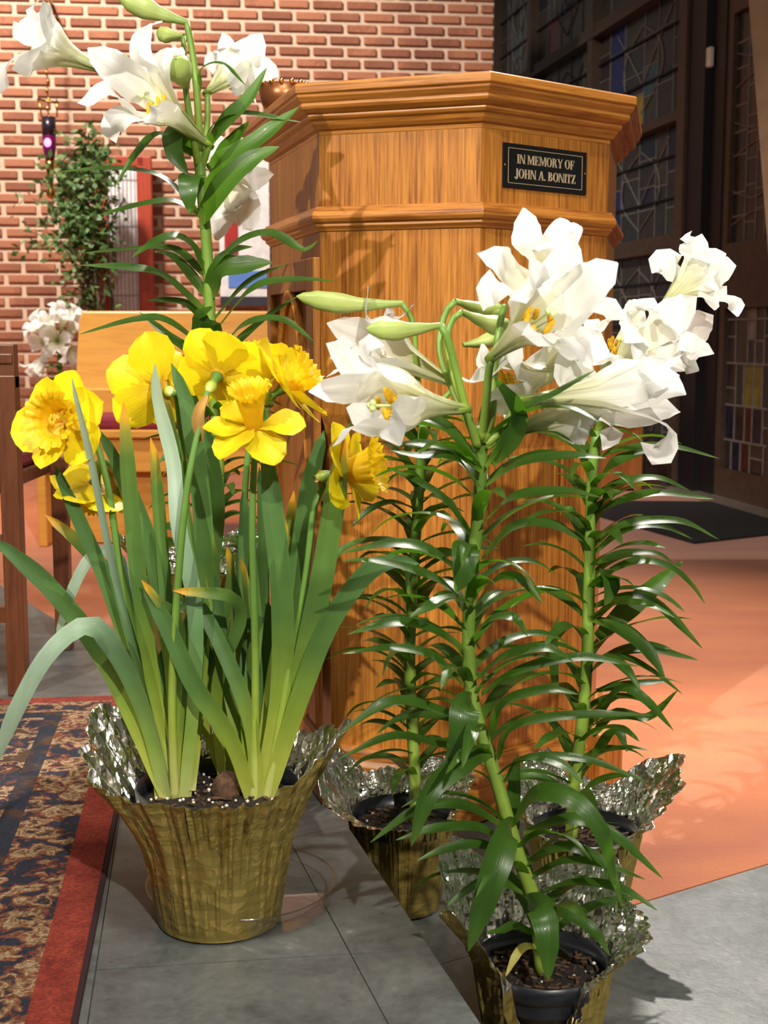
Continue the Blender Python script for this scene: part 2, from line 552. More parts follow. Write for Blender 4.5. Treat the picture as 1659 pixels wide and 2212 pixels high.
def rug_mat(name, stops, cell=16.0, mixn=0.5):
    m, nt, b, out = new_mat(name)
    tc = node(nt, 'ShaderNodeTexCoord')
    nz = node(nt, 'ShaderNodeTexNoise', Scale=30.0, Detail=2.0)
    nt.links.new(tc.outputs['Object'], nz.inputs['Vector'])
    sc = node(nt, 'ShaderNodeVectorMath', operation='SCALE')
    sc.inputs['Scale'].default_value = 0.05
    nt.links.new(nz.outputs[1], sc.inputs[0])
    adv = node(nt, 'ShaderNodeVectorMath', operation='ADD')
    nt.links.new(tc.outputs['Object'], adv.inputs[0])
    nt.links.new(sc.outputs[0], adv.inputs[1])
    v = node(nt, 'ShaderNodeTexVoronoi', Scale=cell)
    nt.links.new(adv.outputs[0], v.inputs['Vector'])
    n = node(nt, 'ShaderNodeTexNoise', Scale=cell * 1.6, Detail=5.0, Roughness=0.7)
    nt.links.new(adv.outputs[0], n.inputs['Vector'])
    a = node(nt, 'ShaderNodeMath', operation='MULTIPLY_ADD')
    a.inputs[1].default_value = mixn
    nt.links.new(v.outputs[0], a.inputs[0])
    nt.links.new(n.outputs[0], a.inputs[2])
    r = ramp(nt, stops, a.outputs[0], 'LINEAR')
    t = node(nt, 'ShaderNodeTexNoise', Scale=260.0, Detail=3.0, Roughness=0.8)
    nt.links.new(tc.outputs['Object'], t.inputs['Vector'])
    tr = ramp(nt, [(0.35, (0.45, 0.45, 0.45)), (0.65, (1.25, 1.25, 1.25))], t.outputs[0])
    mx = node(nt, 'ShaderNodeMix', data_type='RGBA', blend_type='MULTIPLY')
    mx.inputs[0].default_value = 1.0
    nt.links.new(r.outputs[0], mx.inputs[6])
    nt.links.new(tr.outputs[0], mx.inputs[7])
    nt.links.new(mx.outputs[2], b.inputs['Base Color'])
    b.inputs['Roughness'].default_value = 1.0
    bp = node(nt, 'ShaderNodeBump', Strength=0.9, Distance=0.006)
    nt.links.new(t.outputs[0], bp.inputs['Height'])
    nt.links.new(bp.outputs[0], b.inputs['Normal'])
    return m


NAVY, RUST, TAN, CREAM, BRN = (0.02, 0.026, 0.048), (0.24, 0.05, 0.022), (0.3, 0.16, 0.07), (0.58, 0.42, 0.24), (0.1, 0.045, 0.022)
M_RUGF = rug_mat('rug_field', [(0.5, TAN), (0.56, CREAM), (0.6, RUST), (0.66, BRN), (0.7, NAVY), (0.8, NAVY), (0.83, RUST), (0.88, CREAM), (0.94, BRN)], 15, 0.6)
M_RUGG = rug_mat('rug_guard', [(0.52, NAVY), (0.58, BRN), (0.66, TAN), (0.72, CREAM), (0.76, TAN), (0.84, RUST), (0.9, NAVY)], 28, 0.55)
M_RUGN = rug_mat('rug_navy', [(0.5, NAVY), (0.75, NAVY), (0.9, BRN)], 20)
M_RUGR = rug_mat('rug_red_border', [(0.4, (0.2, 0.012, 0.008)), (0.9, (0.4, 0.055, 0.028))], 20)
M_RUGE = simple('rug_edge_binding', (0.03, 0.008, 0.012), 0.95)


def foil_mat(name, col, rough, bstr=0.8, bscale=90, zs=0.35, metal=1.0):
    m, nt, b, out = new_mat(name)
    tc = node(nt, 'ShaderNodeTexCoord')
    mp = node(nt, 'ShaderNodeMapping')
    mp.inputs['Scale'].default_value = (1, 1, zs)
    nt.links.new(tc.outputs['Object'], mp.inputs[0])
    v = node(nt, 'ShaderNodeTexVoronoi', Scale=bscale, distance='MANHATTAN')
    nt.links.new(mp.outputs[0], v.inputs['Vector'])
    n = node(nt, 'ShaderNodeTexNoise', Scale=bscale * 0.6, Detail=4.0)
    nt.links.new(mp.outputs[0], n.inputs['Vector'])
    a = node(nt, 'ShaderNodeMath', operation='ADD')
    nt.links.new(v.outputs[0], a.inputs[0])
    nt.links.new(n.outputs[0], a.inputs[1])
    bp = node(nt, 'ShaderNodeBump', Strength=bstr, Distance=0.006)
    nt.links.new(a.outputs[0], bp.inputs['Height'])
    nt.links.new(bp.outputs[0], b.inputs['Normal'])
    b.inputs['Base Color'].default_value = (*col, 1)
    b.inputs['Metallic'].default_value = metal
    b.inputs['Roughness'].default_value = rough
    return m


M_GOLD = foil_mat('gold_foil', (0.36, 0.265, 0.07), 0.36, 0.45, 42, 1.3, 0.65)
M_SILV = foil_mat('silver_foil', (0.95, 0.92, 0.87), 0.2, 0.8, 60)


def clear_mat(name, tint=(0.95, 0.95, 0.95), refl=0.12, rough=0.04):
    m, nt, b, out = new_mat(name)
    nt.nodes.remove(b)
    t = node(nt, 'ShaderNodeBsdfTransparent')
    t.inputs[0].default_value = (*tint, 1)
    g = node(nt, 'ShaderNodeBsdfGlossy')
    g.inputs['Roughness'].default_value = rough
    fr = node(nt, 'ShaderNodeLayerWeight', Blend=0.2)
    ad = node(nt, 'ShaderNodeMath', operation='MULTIPLY_ADD')
    ad.inputs[1].default_value = 0.3
    ad.inputs[2].default_value = refl
    nt.links.new(fr.outputs['Facing'], ad.inputs[0])
    mx = node(nt, 'ShaderNodeMixShader')
    nt.links.new(ad.outputs[0], mx.inputs[0])
    nt.links.new(t.outputs[0], mx.inputs[1])
    nt.links.new(g.outputs[0], mx.inputs[2])
    nt.links.new(mx.outputs[0], out.inputs[0])
    return m


M_CLEAR = clear_mat('clear_plastic', (0.985, 0.985, 0.985), 0.0)
GLASS = {}


def glass_mat(key, col, rough=0.22):
    if key not in GLASS:
        GLASS[key] = simple('stained_glass_' + key, col, rough, var=0.35, vscale=14, bump=0.3, bscale=25)
    return GLASS[key]


for k, c in dict(umber=(0.045, 0.032, 0.028), slate=(0.036, 0.036, 0.04), violet=(0.038, 0.03, 0.04), smoke=(0.06, 0.052, 0.045),
                 blue=(0.012, 0.02, 0.15), navy=(0.014, 0.019, 0.045), red=(0.3, 0.015, 0.03), gold=(0.4, 0.28, 0.03),
                 olive=(0.24, 0.2, 0.03), teal=(0.05, 0.1, 0.13), wine=(0.08, 0.018, 0.015), pale=(0.26, 0.24, 0.2)).items():
    glass_mat(k, [q * 0.62 for q in c])

# ------------------------------------------------------------------ structure: floors
ZL = -0.15           # lower floor; the slate platform stands at z = 0
rnd = random.Random(7)


def clip(poly, p, n):
    """keep the part of a 2-D polygon with (q-p).n >= 0"""
    out = []
    for i in range(len(poly)):
        a, b = poly[i], poly[(i + 1) % len(poly)]
        da = (a[0] - p[0]) * n[0] + (a[1] - p[1]) * n[1]
        db = (b[0] - p[0]) * n[0] + (b[1] - p[1]) * n[1]
        if da >= 0: out.append(a)
        if (da >= 0) != (db >= 0):
            t = da / (da - db)
            out.append((a[0] + (b[0] - a[0]) * t, a[1] + (b[1] - a[1]) * t))
    return out


def inset(poly, d):
    n = len(poly)
    res = poly
    area2 = sum(poly[i][0] * poly[(i + 1) % n][1] - poly[(i + 1) % n][0] * poly[i][1] for i in range(n))
    sgn = 1 if area2 > 0 else -1
    for i in range(n):
        a, b = poly[i], poly[(i + 1) % n]
        ex, ey = b[0] - a[0], b[1] - a[1]
        l = math.hypot(ex, ey)
        if l < 1e-6: continue
        nx, ny = -ey / l * sgn, ex / l * sgn
        res = clip(res, (a[0] + nx * d, a[1] + ny * d), (nx, ny))
        if len(res) < 3: return []
    return res


def g2(px, py, z=0.0):
    p = onZ(px, py, z)
    return (p.x, p.y)


Pa, Pb, Pc = g2(1040, 2212), g2(757, 1792), g2(625, 1815)
ed = ((Pb[0] - Pa[0]), (Pb[1] - Pa[1]))
Pn = (Pa[0] - ed[0] * 2.6, Pa[1] - ed[1] * 2.6)
el = math.hypot(*ed)
eu = (ed[0] / el, ed[1] / el)
Cb1, Cb2 = g2(75, 1310), g2(210, 1395)
cu = (Cb1[0] - Cb2[0], Cb1[1] - Cb2[1])
cl_ = math.hypot(*cu)
cu = (cu[0] / cl_, cu[1] / cl_)
# where the platform's inner edge meets the carpet line
den = eu[0] * cu[1] - eu[1] * cu[0]
tt = ((Cb2[0] - Pc[0]) * cu[1] - (Cb2[1] - Pc[1]) * cu[0]) / den
Pd = (Pc[0] + eu[0] * tt, Pc[1] + eu[1] * tt)
Pe = (Cb2[0] + cu[0] * 2.6, Cb2[1] + cu[1] * 2.6)
Pcn = (Pc[0] - eu[0] * 2.6, Pc[1] - eu[1] * 2.6)
pieceA = [Pn, Pb, Pc, Pcn]
pieceB = [Pcn, Pc, Pd, Pe, (Pe[0] - 0.6, -0.9)]
fl = MB()
fl.prism(pieceA if sum(pieceA[i][0] * pieceA[(i + 1) % 4][1] - pieceA[(i + 1) % 4][0] * pieceA[i][1] for i in range(4)) > 0 else pieceA[::-1], ZL, -0.004)
fl.prism(pieceB[::-1] if sum(pieceB[i][0] * pieceB[(i + 1) % 5][1] - pieceB[(i + 1) % 5][0] * pieceB[i][1] for i in range(5)) < 0 else pieceB, ZL, -0.004)
platform = fl.build('floor', [M_GROUT])
tag(platform, 'grey slate chancel platform under the rug and the daffodils', None, None, 'structure')


def lay_tiles(pieces, ang, size, org, z0, z1, parent, gap=0.0007):
    ca, sa = math.cos(ang), math.sin(ang)
    for poly in pieces:
        a2 = sum(poly[i][0] * poly[(i + 1) % len(poly)][1] - poly[(i + 1) % len(poly)][0] * poly[i][1] for i in range(len(poly)))
        sg = 1 if a2 > 0 else -1
        for i in range(-9, 10):
            for j in range(-9, 14):
                c = [((i + u) * size, (j + v) * size) for u, v in ((0, 0), (1, 0), (1, 1), (0, 1))]
                q = [(org[0] + x * ca - y * sa, org[1] + x * sa + y * ca) for x, y in c]
                n = len(poly)
                for k in range(n):
                    a, b = poly[k], poly[(k + 1) % n]
                    nx, ny = -(b[1] - a[1]) * sg, (b[0] - a[0]) * sg
                    q = clip(q, a, (nx, ny))
                    if len(q) < 3: break
                if len(q) < 3: continue
                q = inset(q, gap)
                if len(q) < 3: continue
                ar = abs(sum(q[k][0] * q[(k + 1) % len(q)][1] - q[(k + 1) % len(q)][0] * q[k][1] for k in range(len(q)))) / 2
                if ar < 0.0008: continue
                mb = MB()
                mb.prism(q, z0, z1 + rnd.uniform(-0.0006, 0.0006))
                mb.build('tile', [M_SLATE], parent)


lay_tiles([pieceA, pieceB], R(8), 0.62, g2(207, 2096), -0.03, 0.0, platform)

# lower floor: carpet everywhere with a slate apron in the front right
T1, T2 = g2(1380, 1950, ZL), g2(1659, 1865, ZL)
tu = (T2[0] - T1[0], T2[1] - T1[1])
tl = math.hypot(*tu)
tu = (tu[0] / tl, tu[1] / tl)
lf = MB()
lf.prism([(-5, -1.5), (4.5, -1.5), (4.5, 9.2), (-5, 9.2)], ZL - 0.12, ZL - 0.012)
lower = lf.build('floor.001', [M_GROUT])
tag(lower, 'slate apron at the foot of the platform, right of the lilies', None, None, 'structure')
T0 = (T1[0] - tu[0] * 2.2, T1[1] - tu[1] * 2.2)
T9 = (T2[0] + tu[0] * 2.2, T2[1] + tu[1] * 2.2)
apron = [T0, (T9[0], -1.4), T9] if False else [T0, (T0[0], -1.4), (T9[0], -1.4), T9]
lay_tiles([apron], R(33), 1.5, (T1[0] - 0.2, T1[1] - 1.3), ZL - 0.02, ZL - 0.002, lower)
def on_T(px, py):
    q = g2(px, py, ZL)
    t = (q[0] - T1[0]) * tu[0] + (q[1] - T1[1]) * tu[1]
    return (T1[0] + tu[0] * t, T1[1] + tu[1] * t)


Q1, Q2, Q3 = on_T(1300, 1975), g2(1120, 1700, ZL), g2(560, 1700, ZL)
bay = [T0, Q1, Q2, Q3]
lay_tiles([bay], R(33), 1.5, (T1[0] - 0.2, T1[1] - 1.3), ZL - 0.02, ZL - 0.002, lower)
cb = MB()
cb.prism([T9, (4.5, T9[1]), (4.5, 9.2), (-5, 9.2), (-5, Q3[1]), Q3, Q2, Q1], ZL - 0.011, ZL)
carpet = cb.build('floor.002', [M_CARPET])
tag(carpet, 'rust orange wall-to-wall carpet behind the lectern', None, None, 'structure')

# ------------------------------------------------------------------ back wall of bricks
BYAW = R(6.3)
bx = V((math.cos(BYAW), math.sin(BYAW), 0))          # along the wall, to the right
bn = V((math.sin(BYAW), -math.cos(BYAW), 0))         # towards the room
corner_r = ray(1064, 300)
CORN = CAM + corner_r * (8.42 / corner_r.y)
CORN.z = 0
wall = empty('wall_back', (CORN.x, CORN.y, ZL), BYAW)
wall['kind'] = 'structure'
wall['label'] = 'red brick wall with pale mortar behind the altar furniture'
mb = MB()
mb.box((-2.3, 0.1, 1.75), (4.6, 0.19, 3.5))
mb.build('mortar_bed', [M_MORTAR], wall)
BW, BH, BP, RP = 0.174, 0.0435, 0.2025, 0.0672
brick_mesh = {}


def brick_me(wd):
    k = round(wd, 3)
    if k in brick_mesh: return brick_mesh[k]
    q = MB()
    q.box((0, 0, 0), (wd, 0.02, BH))
    o = q.build('brick', [M_BRICK])
    me = o.data
    bm = bmesh.new()
    bm.from_mesh(me)
    bmesh.ops.bevel(bm, geom=bm.edges[:], offset=0.003, segments=1, affect='EDGES')
    bm.to_mesh(me)
    bm.free()
    bpy.data.objects.remove(o)
    brick_mesh[k] = me
    return me


def cam_px(p):
    d = V(p) - CAM
    zc = d.dot(FWD)
    return IMW / 2 + d.dot(RGT) / zc * FPX, IMH / 2 - d.dot(UPV) / zc * FPX


bricks_seen, bricks_rest = [], []
for row in range(0, 50):
    z = 0.03 + row * RP
    off = 0.0 if row % 2 else BP / 2
    x = -0.006
    first = True
    while x > -4.5:
        wd = (BW - BP / 2) if (first and off == 0) else BW
        cx = x - wd / 2
        first = False
        x -= wd + (BP - BW)
        wp = CORN + bx * cx + V((0, 0, z + ZL))
        px, py = cam_px(wp)
        vis = -40 < px < 1110 and -20 < py < 870
        hid = (py > 200 and px > 545) or (py > 690 and px > 175) or (py < 175 and False) or (py > 770 and px > 160)
        (bricks_seen if vis and not hid else bricks_rest).append((cx, z, wd, py))
bricks_seen.sort(key=lambda b: b[3])
rest_mb = MB()
for i, (cx, z, wd, py) in enumerate(bricks_seen):
    if i < 300:
        o = bpy.data.objects.new('brick', brick_me(wd))
        COL.objects.link(o)
        o.parent = wall
        o.location = (cx, -0.0005 + rnd.uniform(-0.0012, 0.0012), z)
    else:
        rest_mb.box((cx, -0.0005, z), (wd, 0.02, BH))
for cx, z, wd, py in bricks_rest:
    rest_mb.box((cx, -0.0005, z), (wd, 0.02, BH))
ro = rest_mb.build('brickwork', [M_BRICK], wall)
ro['kind'] = 'stuff'

# ------------------------------------------------------------------ window wall on the right
SAZ = math.atan((290 - IMW / 2) / math.hypot(FPX, 386))
sd = V((-math.sin(SAZ), -math.cos(SAZ), 0))            # along the wall towards the camera
sn = V((-math.cos(SAZ), math.sin(SAZ), 0)).normalized()  # into the room
_w = ray(1064, 300)
SW0 = CAM + _w * (11.3 / _w.y)
SW0.z = 0


def wpt(px, py):
    r = ray(px, py)
    t = (SW0 - CAM).dot(sn) / r.dot(sn)
    p = CAM + r * t
    return (p - SW0).dot(sd), p.z


wr = empty('wall_right', (SW0.x, SW0.y, 0), math.atan2(sd.y, sd.x))
wr['kind'] = 'structure'
wr['label'] = 'dark bronze wall of leaded windows meeting the brick wall'
# local frame of everything on this wall: x = s along the wall, y = into/out of room, z up
LY = 1.0 if (Matrix.Rotation(math.atan2(sd.y, sd.x), 3, 'Z') @ V((0, 1, 0))).dot(sn) > 0 else -1.0


def wbox(mb, s0, s1, z0, z1, d0, d1, mi=0):
    mb.box(((s0 + s1) / 2, LY * (d0 + d1) / 2, (z0 + z1) / 2), (s1 - s0, abs(d1 - d0), z1 - z0), 0, mi)


def S(px, py=400): return wpt(px, py)[0]
def Zp(px, py): return wpt(px, py)[1]


mb = MB()
wbox(mb, -0.1, 5.6, ZL, 3.6, -0.16, -0.075)
mb.build('backing', [M_FRAMEB], wr)
s_m1, s_m2, s_m3 = S(1150, 120), S(1284, 80), S(1481, 300)
s_end = S(1496, 300)
z1, z2, z3 = Zp(1215, 111), Zp(1423, 262), Zp(1400, 530)
z3t = Zp(1400, 512)
zf = [(z1, 0.075), (z2, 0.05), (z3, 0.085), (Zp(1400, 800), 0.06), (z1 + (z1 - z3) * 0.62, 0.06)]
win = empty('window_1', (0, 0, 0))
win.parent = None
win.location, win.rotation_euler = wr.location, wr.rotation_euler
win['kind'] = 'structure'
win['label'] = 'tall leaded stained glass window bank between brick wall and door'
for k, (a, b_) in enumerate(((s_m1 - 0.10, s_m1), (s_m2 - 0.09, s_m2), (s_m3 - 0.075, s_m3 - 0.01), (-0.005, 0.08))):
    mb = MB()
    wbox(mb, a, b_, ZL, 3.5, -0.075, 0.015)
    mb.build('mullion', [M_FRAME], win)
mb = MB()
wbox(mb, s_m3 - 0.01, s_end, ZL, 3.5, -0.075, 0.05)
mb.build('corner_post', [M_FRAME], win)
for zc, h in zf:
    mb = MB()
    wbox(mb, 0.08, s_m3 - 0.07, zc - h / 2, zc + h / 2, -0.07, 0.0)
    wbox(mb, 0.08, s_m3 - 0.07, zc - h / 2 - 0.012, zc - h / 2 + 0.012, -0.07, 0.02)
    mb.build('transom', [M_FRAME], win)
KEYS = ['umber', 'slate', 'violet', 'smoke', 'umber', 'violet', 'slate', 'navy', 'smoke', 'umber']
pane_cache = {}


def pane(parent, s0, s1, z0, z1_, key, depth=-0.05):
    k = (round(s1 - s0, 4), round(z1_ - z0, 4), key)
    if k not in pane_cache:
        q = MB()
        q.box((0, 0, 0), (s1 - s0, 0.006, z1_ - z0))
        o = q.build('pane', [GLASS[key]])
        pane_cache[k] = o.data
        bpy.data.objects.remove(o)
    o = bpy.data.objects.new('pane', pane_cache[k])
    COL.objects.link(o)
    o.parent = parent
    o.location = ((s0 + s1) / 2, LY * (depth + rnd.uniform(-0.001, 0.001)), (z0 + z1_) / 2)
    o.rotation_euler = (0, 0, rnd.uniform(-0.012, 0.012))


def glass_panel(parent, s0, s1, z0, z1_, cols, rows, accents, depth=-0.05, lead=None, lw=0.006, jig=0.25):
    """irregular columns and rows of separate panes with lead cames between"""
    lead = lead or MB()
    r = random.Random(int(abs(s0 * 1000) + abs(z0 * 77)))
    xs = [0] + [(i + r.uniform(-jig, jig)) / cols for i in range(1, cols)] + [1]
    for i in range(cols):
        a, b_ = s0 + (s1 - s0) * xs[i], s0 + (s1 - s0) * xs[i + 1]
        rr = max(1, rows + r.choice((-1, 0, 0, 1)))
        ys = [0] + [(j + r.uniform(-jig, jig)) / rr for j in range(1, rr)] + [1]
        for j in range(rr):
            c, d = z0 + (z1_ - z0) * ys[j], z0 + (z1_ - z0) * ys[j + 1]
            key = accents.get((i, j)) or r.choice(KEYS)
            pane(parent, a + lw / 2, b_ - lw / 2, c + lw / 2, d - lw / 2, key, depth)
            if j: wbox(lead, a, b_, c - lw / 2, c + lw / 2, depth - 0.004, depth + 0.007)
        if i: wbox(lead, a - lw / 2, a + lw / 2, z0, z1_, depth - 0.004, depth + 0.008)
    return lead


def came_curve(lead, pts, depth=-0.042, w_=0.004):
    P = catmull([(x, LY * depth, z) for x, z in pts], 14)
    lead.tube(P, w_, 5)


zl0 = ZL + 0.06
zs = sorted([zl0] + [z for z, h in zf] + [3.4])
cols_s = [(0.08, s_m1 - 0.10), (s_m1, s_m2 - 0.09), (s_m2, s_m3 - 0.075)]
ACC = {(1, 3): {(1, 0): 'red', (2, 1): 'blue'}, (2, 2): {(1, 2): 'blue', (1, 1): 'blue', (1, 0): 'red', (0, 0): 'navy', (6, 2): 'teal', (2, 0): 'gold', (3, 1): 'teal'},
       (2, 1): {(1, 0): 'blue', (3, 1): 'navy', (2, 1): 'slate'}, (0, 3): {(2, 1): 'teal'}, (1, 2): {(1, 1): 'gold', (0, 1): 'navy'},
       (2, 3): {(1, 1): 'violet'}}
lead = MB()
for ci, (a, b_) in enumerate(cols_s):
    zi = 0
    for k in range(len(zs) - 1):
        h0 = 0.045
        ncol = 5 if ci < 2 else 6
        glass_panel(win, a, b_, zs[k] + h0 * 0.8, zs[k + 1] - h0 * 0.8, ncol, 3 if zs[k + 1] - zs[k] > 0.25 else 2,
                    ACC.get((ci, {0: 0, 1: 0, 2: 1, 3: 2, 4: 3, 5: 4}.get(k, 4)), {}), lead=lead)
        # flame-like leaf motif in the cames
        cx, zc = (a + b_) / 2 + 0.03, (zs[k] + zs[k + 1]) / 2
        hh, ww = (zs[k + 1] - zs[k]) * 0.36, (b_ - a) * 0.2
        for sgn in (-1, 1):
            came_curve(lead, [(cx, zc - hh), (cx + sgn * ww, zc - hh * 0.3), (cx + sgn * ww * 0.9, zc + hh * 0.4), (cx, zc + hh * 0.9)])
            came_curve(lead, [(cx, zc - hh * 0.4), (cx + sgn * ww * 0.5, zc + hh * 0.1), (cx + sgn * ww * 1.5, zc + hh)])
lead.build('lead_came', [M_LEAD], win)
bars = MB()
for k in range(len(zs) - 1):
    for f in (0.36, 0.7):
        z = zs[k] + (zs[k + 1] - zs[k]) * f
        wbox(bars, 0.08, s_m3 - 0.075, z - 0.004, z + 0.004, -0.04, -0.028)
bars.build('saddle_bar', [M_FRAMEB], win)

# door
door = empty('door_1', wr.location, wr.rotation_euler[2])
door['kind'] = 'structure'
door['label'] = 'dark door with leaded glass panels beside the window bank'
s_d0, s_d1 = S(1500, 600), S(1548, 600)
mb = MB()
wbox(mb, s_end, s_d0 + (s_d1 - s_d0) * 0.45, ZL, 3.4, -0.075, 0.03)
wbox(mb, s_d0 + (s_d1 - s_d0) * 0.45, s_d1, ZL, 3.4, -0.075, -0.01)
mb.build('door_jamb', [M_FRAMEB], door)
s_g0, s_g1 = S(1566, 400), S(1668, 400)
zgt, zgb = Zp(1580, 28), Zp(1600, 520)
zlt, zlb = Zp(1600, 664), Zp(1600, 1022)
mb = MB()
wbox(mb, s_d1, s_g0, ZL + 0.02, 3.0, -0.07, -0.02)
wbox(mb, s_g1, s_g1 + 0.14, ZL + 0.02, 3.0, -0.07, -0.02)
wbox(mb, s_g0, s_g1, zgb - (zgb - zlt), zgb, -0.07, -0.02)
wbox(mb, s_g0, s_g1, ZL + 0.02, zlb, -0.07, -0.02)
wbox(mb, s_g0, s_g1, zgt, 3.0, -0.07, -0.02)
mb.build('door_leaf', [M_FRAME], door)
lead2 = MB()
glass_panel(door, s_g0, s_g1, zgb, zgt, 4, 9, {(1, 8): 'teal', (2, 8): 'teal', (0, 3): 'violet', (1, 2): 'violet'}, lead=lead2, lw=0.008)
glass_panel(door, s_g0, s_g1, zlb + (zlt - zlb) * 0.66, zlt, 5, 2, {k: v for k, v in {(0, 0): 'smoke', (1, 1): 'pale', (2, 1): 'pale', (3, 0): 'smoke', (1, 0): 'smoke'}.items()}, lead=lead2, lw=0.008)
glass_panel(door, s_g0, s_g1, zlb + (zlt - zlb) * 0.40, zlb + (zlt - zlb) * 0.66, 5, 1, {(0, 0): 'smoke', (1, 0): 'slate', (2, 0): 'olive', (3, 0): 'olive'}, lead=lead2, lw=0.008)
glass_panel(door, s_g0, s_g1, zlb + (zlt - zlb) * 0.18, zlb + (zlt - zlb) * 0.40, 5, 1, {(0, 0): 'navy', (1, 0): 'umber', (2, 0): 'wine', (3, 0): 'navy'}, lead=lead2, lw=0.008)
glass_panel(door, s_g0, s_g1, zlb, zlb + (zlt - zlb) * 0.18, 5, 1, {(0, 0): 'umber', (2, 0): 'wine'}, lead=lead2, lw=0.008)
for k in range(4):
    z = zlb + (zlt - zlb) * (0.18, 0.40, 0.66, 0.93)[k]
    wbox(lead2, s_g0, s_g1, z - 0.005, z + 0.005, -0.054, -0.04)
for k in range(6):
    z = zgb + (zgt - zgb) * (0.08 + 0.15 * k)
    came_curve(lead2, [(s_g0, z), ((s_g0 + s_g1) / 2, z + 0.05 * (-1) ** k), (s_g1, z + 0.02)])
lead2.build('lead_came', [M_LEAD], door)
s_t0, s_t1 = S(1440, 1045), S(1659, 1101)
mb = MB()
wbox(mb, s_t0, s_t1 + 0.5, ZL, ZL + 0.02, -0.02, 0.09)
mb.build('threshold', [M_ALU], door)

# white door chime box and leaning beam
pz = wpt(1536, 125)
cb_ = empty('door_contact', wr.matrix_basis @ V((0, 0, 0)), 0)
cb_.location = SW0 + sd * pz[0] + sn * -0.008 + V((0, 0, pz[1] - 0.05))
cb_.rotation_euler = (0, 0, wr.rotation_euler[2])
tag(cb_, 'small white plastic door contact on the black door jamb', 'door sensor')
mb = MB()
mb.box((0.012, LY * 0.02, 0.05), (0.045, 0.03, 0.10))
mb.build('housing', [M_WHITEP], cb_, bevel=0.008)
mb = MB()
mb.box((-0.026, LY * 0.013, 0.045), (0.02, 0.016, 0.07))
mb.build('magnet', [M_WHITEP], cb_, bevel=0.004)

b0, b1 = atD(1655, -60, 4.45), atD(1712, 700, 4.5)
dirb = (b1 - b0).normalized()
bfoot = b0 + dirb * ((ZL - b0.z) / dirb.z)
mb = MB()
side = V((1, 0.15, 0)).normalized()
mb.tube([bfoot, b0 - dirb * 0.3], 0.062, 4)
beam = mb.build('leaning_beam', [M_BEIGE], None, org=bfoot, loc=bfoot)
tag(beam, 'beige wooden beam leaning beside the leaded door', 'beam')

# black mat
mt = MB()
mpts = [g2(1180, 1085, ZL), g2(1500, 1176, ZL), g2(1760, 1146, ZL), g2(1560, 1088, ZL)]
mo = mpts[1]
mt.prism([(p[0] - mo[0], p[1] - mo[1]) for p in mpts][::-1], 0.0005, 0.012)
mat_o = mt.build('door_mat', [M_MAT], None, loc=(mo[0], mo[1], ZL), bevel=0.003)
tag(mat_o, 'flat black door mat on the rust carpet in front of the leaded door', 'mat')

# ------------------------------------------------------------------ lectern
L_AX = R(101)
la = V((math.cos(L_AX), math.sin(L_AX), 0))
ZT = 1.115
P0 = atD(1060, 150, 2.20)
PL = onZ(637, 178, P0.z)
PR = onZ(1376, 206, P0.z)
ZT = P0.z
ldir = V((math.cos(R(106)), math.sin(R(106)), 0))
rdir_ = V((math.cos(R(78)), math.sin(R(78)), 0))
PLB = PL + ldir * 0.52
PRB = PR + rdir_ * 0.40
corn_poly = [V((p.x, p.y, 0)) for p in (PLB, PL, P0, PR, PRB)]   # counter-clockwise seen from above? fixed below
cen = sum(corn_poly, V((0, 0, 0))) / 5
lectern = empty('lectern', (cen.x, cen.y, ZL), 0)
tag(lectern, 'golden oak lectern with moulded cornice and black memorial plaque', 'lectern')
LO = V((cen.x, cen.y, 0))


def off_poly(poly, d):
    """offset inward by d (mitred)"""
    n = len(poly)
    res = []
    for i in range(n):
        a, b, c = poly[i - 1], poly[i], poly[(i + 1) % n]
        e1, e2 = (b - a).normalized(), (c - b).normalized()
        n1, n2 = V((-e1.y, e1.x, 0)), V((-e2.y, e2.x, 0))
        if (cen - b).dot(n1 + n2) < 0: n1, n2 = -n1, -n2
        bis = (n1 + n2).normalized()
        res.append(b + bis * (d / max(0.35, bis.dot(n1))))
    return res


def loft(levels, name, mat_, parent, org, bev=0.0, capt=True, capb=True, smooth=False):
    """levels: list of (inset, z)"""
    vs, fs = [], []
    n = 5
    for d, z in levels:
        for p in off_poly(corn_poly, d):
            vs.append((p.x - org.x, p.y - org.y, z - ZL))
    for k in range(len(levels) - 1):
        for i in range(n):
            j = (i + 1) % n
            fs.append((k * n + i, k * n + j, (k + 1) * n + j, (k + 1) * n + i))
    if capb: fs.append(tuple(range(n)))
    if capt: fs.append(tuple((len(levels) - 1) * n + i for i in range(n)))
    o = mobj(name, vs, fs, [mat_], parent, smooth)
    if bev:
        b = o.modifiers.new('bevel', 'BEVEL')
        b.width, b.segments, b.limit_method, b.angle_limit = bev, 2, 'ANGLE', R(25)
    return o


IB = 0.047   # body inset from the cornice outline
loft([(0.028, ZT - 0.001), (0.004, ZT - 0.001), (0.0, ZT - 0.004), (0.0, ZT - 0.017), (0.004, ZT - 0.020), (0.004, ZT - 0.024), (0.009, ZT - 0.030),
      (0.012, ZT - 0.033), (0.0105, ZT - 0.037), (0.013, ZT - 0.042), (0.020, ZT - 0.047), (0.025, ZT - 0.049), (0.0245, ZT - 0.053), (0.027, ZT - 0.057),
      (0.032, ZT - 0.060), (0.035, ZT - 0.066), (0.040, ZT - 0.0715), (0.0455, ZT - 0.074), (0.046, ZT - 0.080), (IB, ZT - 0.082), (0.09, ZT - 0.082)],
     'cornice', M_OAKH, lectern, LO, 0.001)
z_m1, z_m0 = 0.913, 0.872
loft([(0.004, ZT - 0.0025), (0.05, ZT - 0.0025), (0.05, ZT - 0.012), (0.004, ZT - 0.012)], 'desk_top', M_OAKH, lectern, LO)
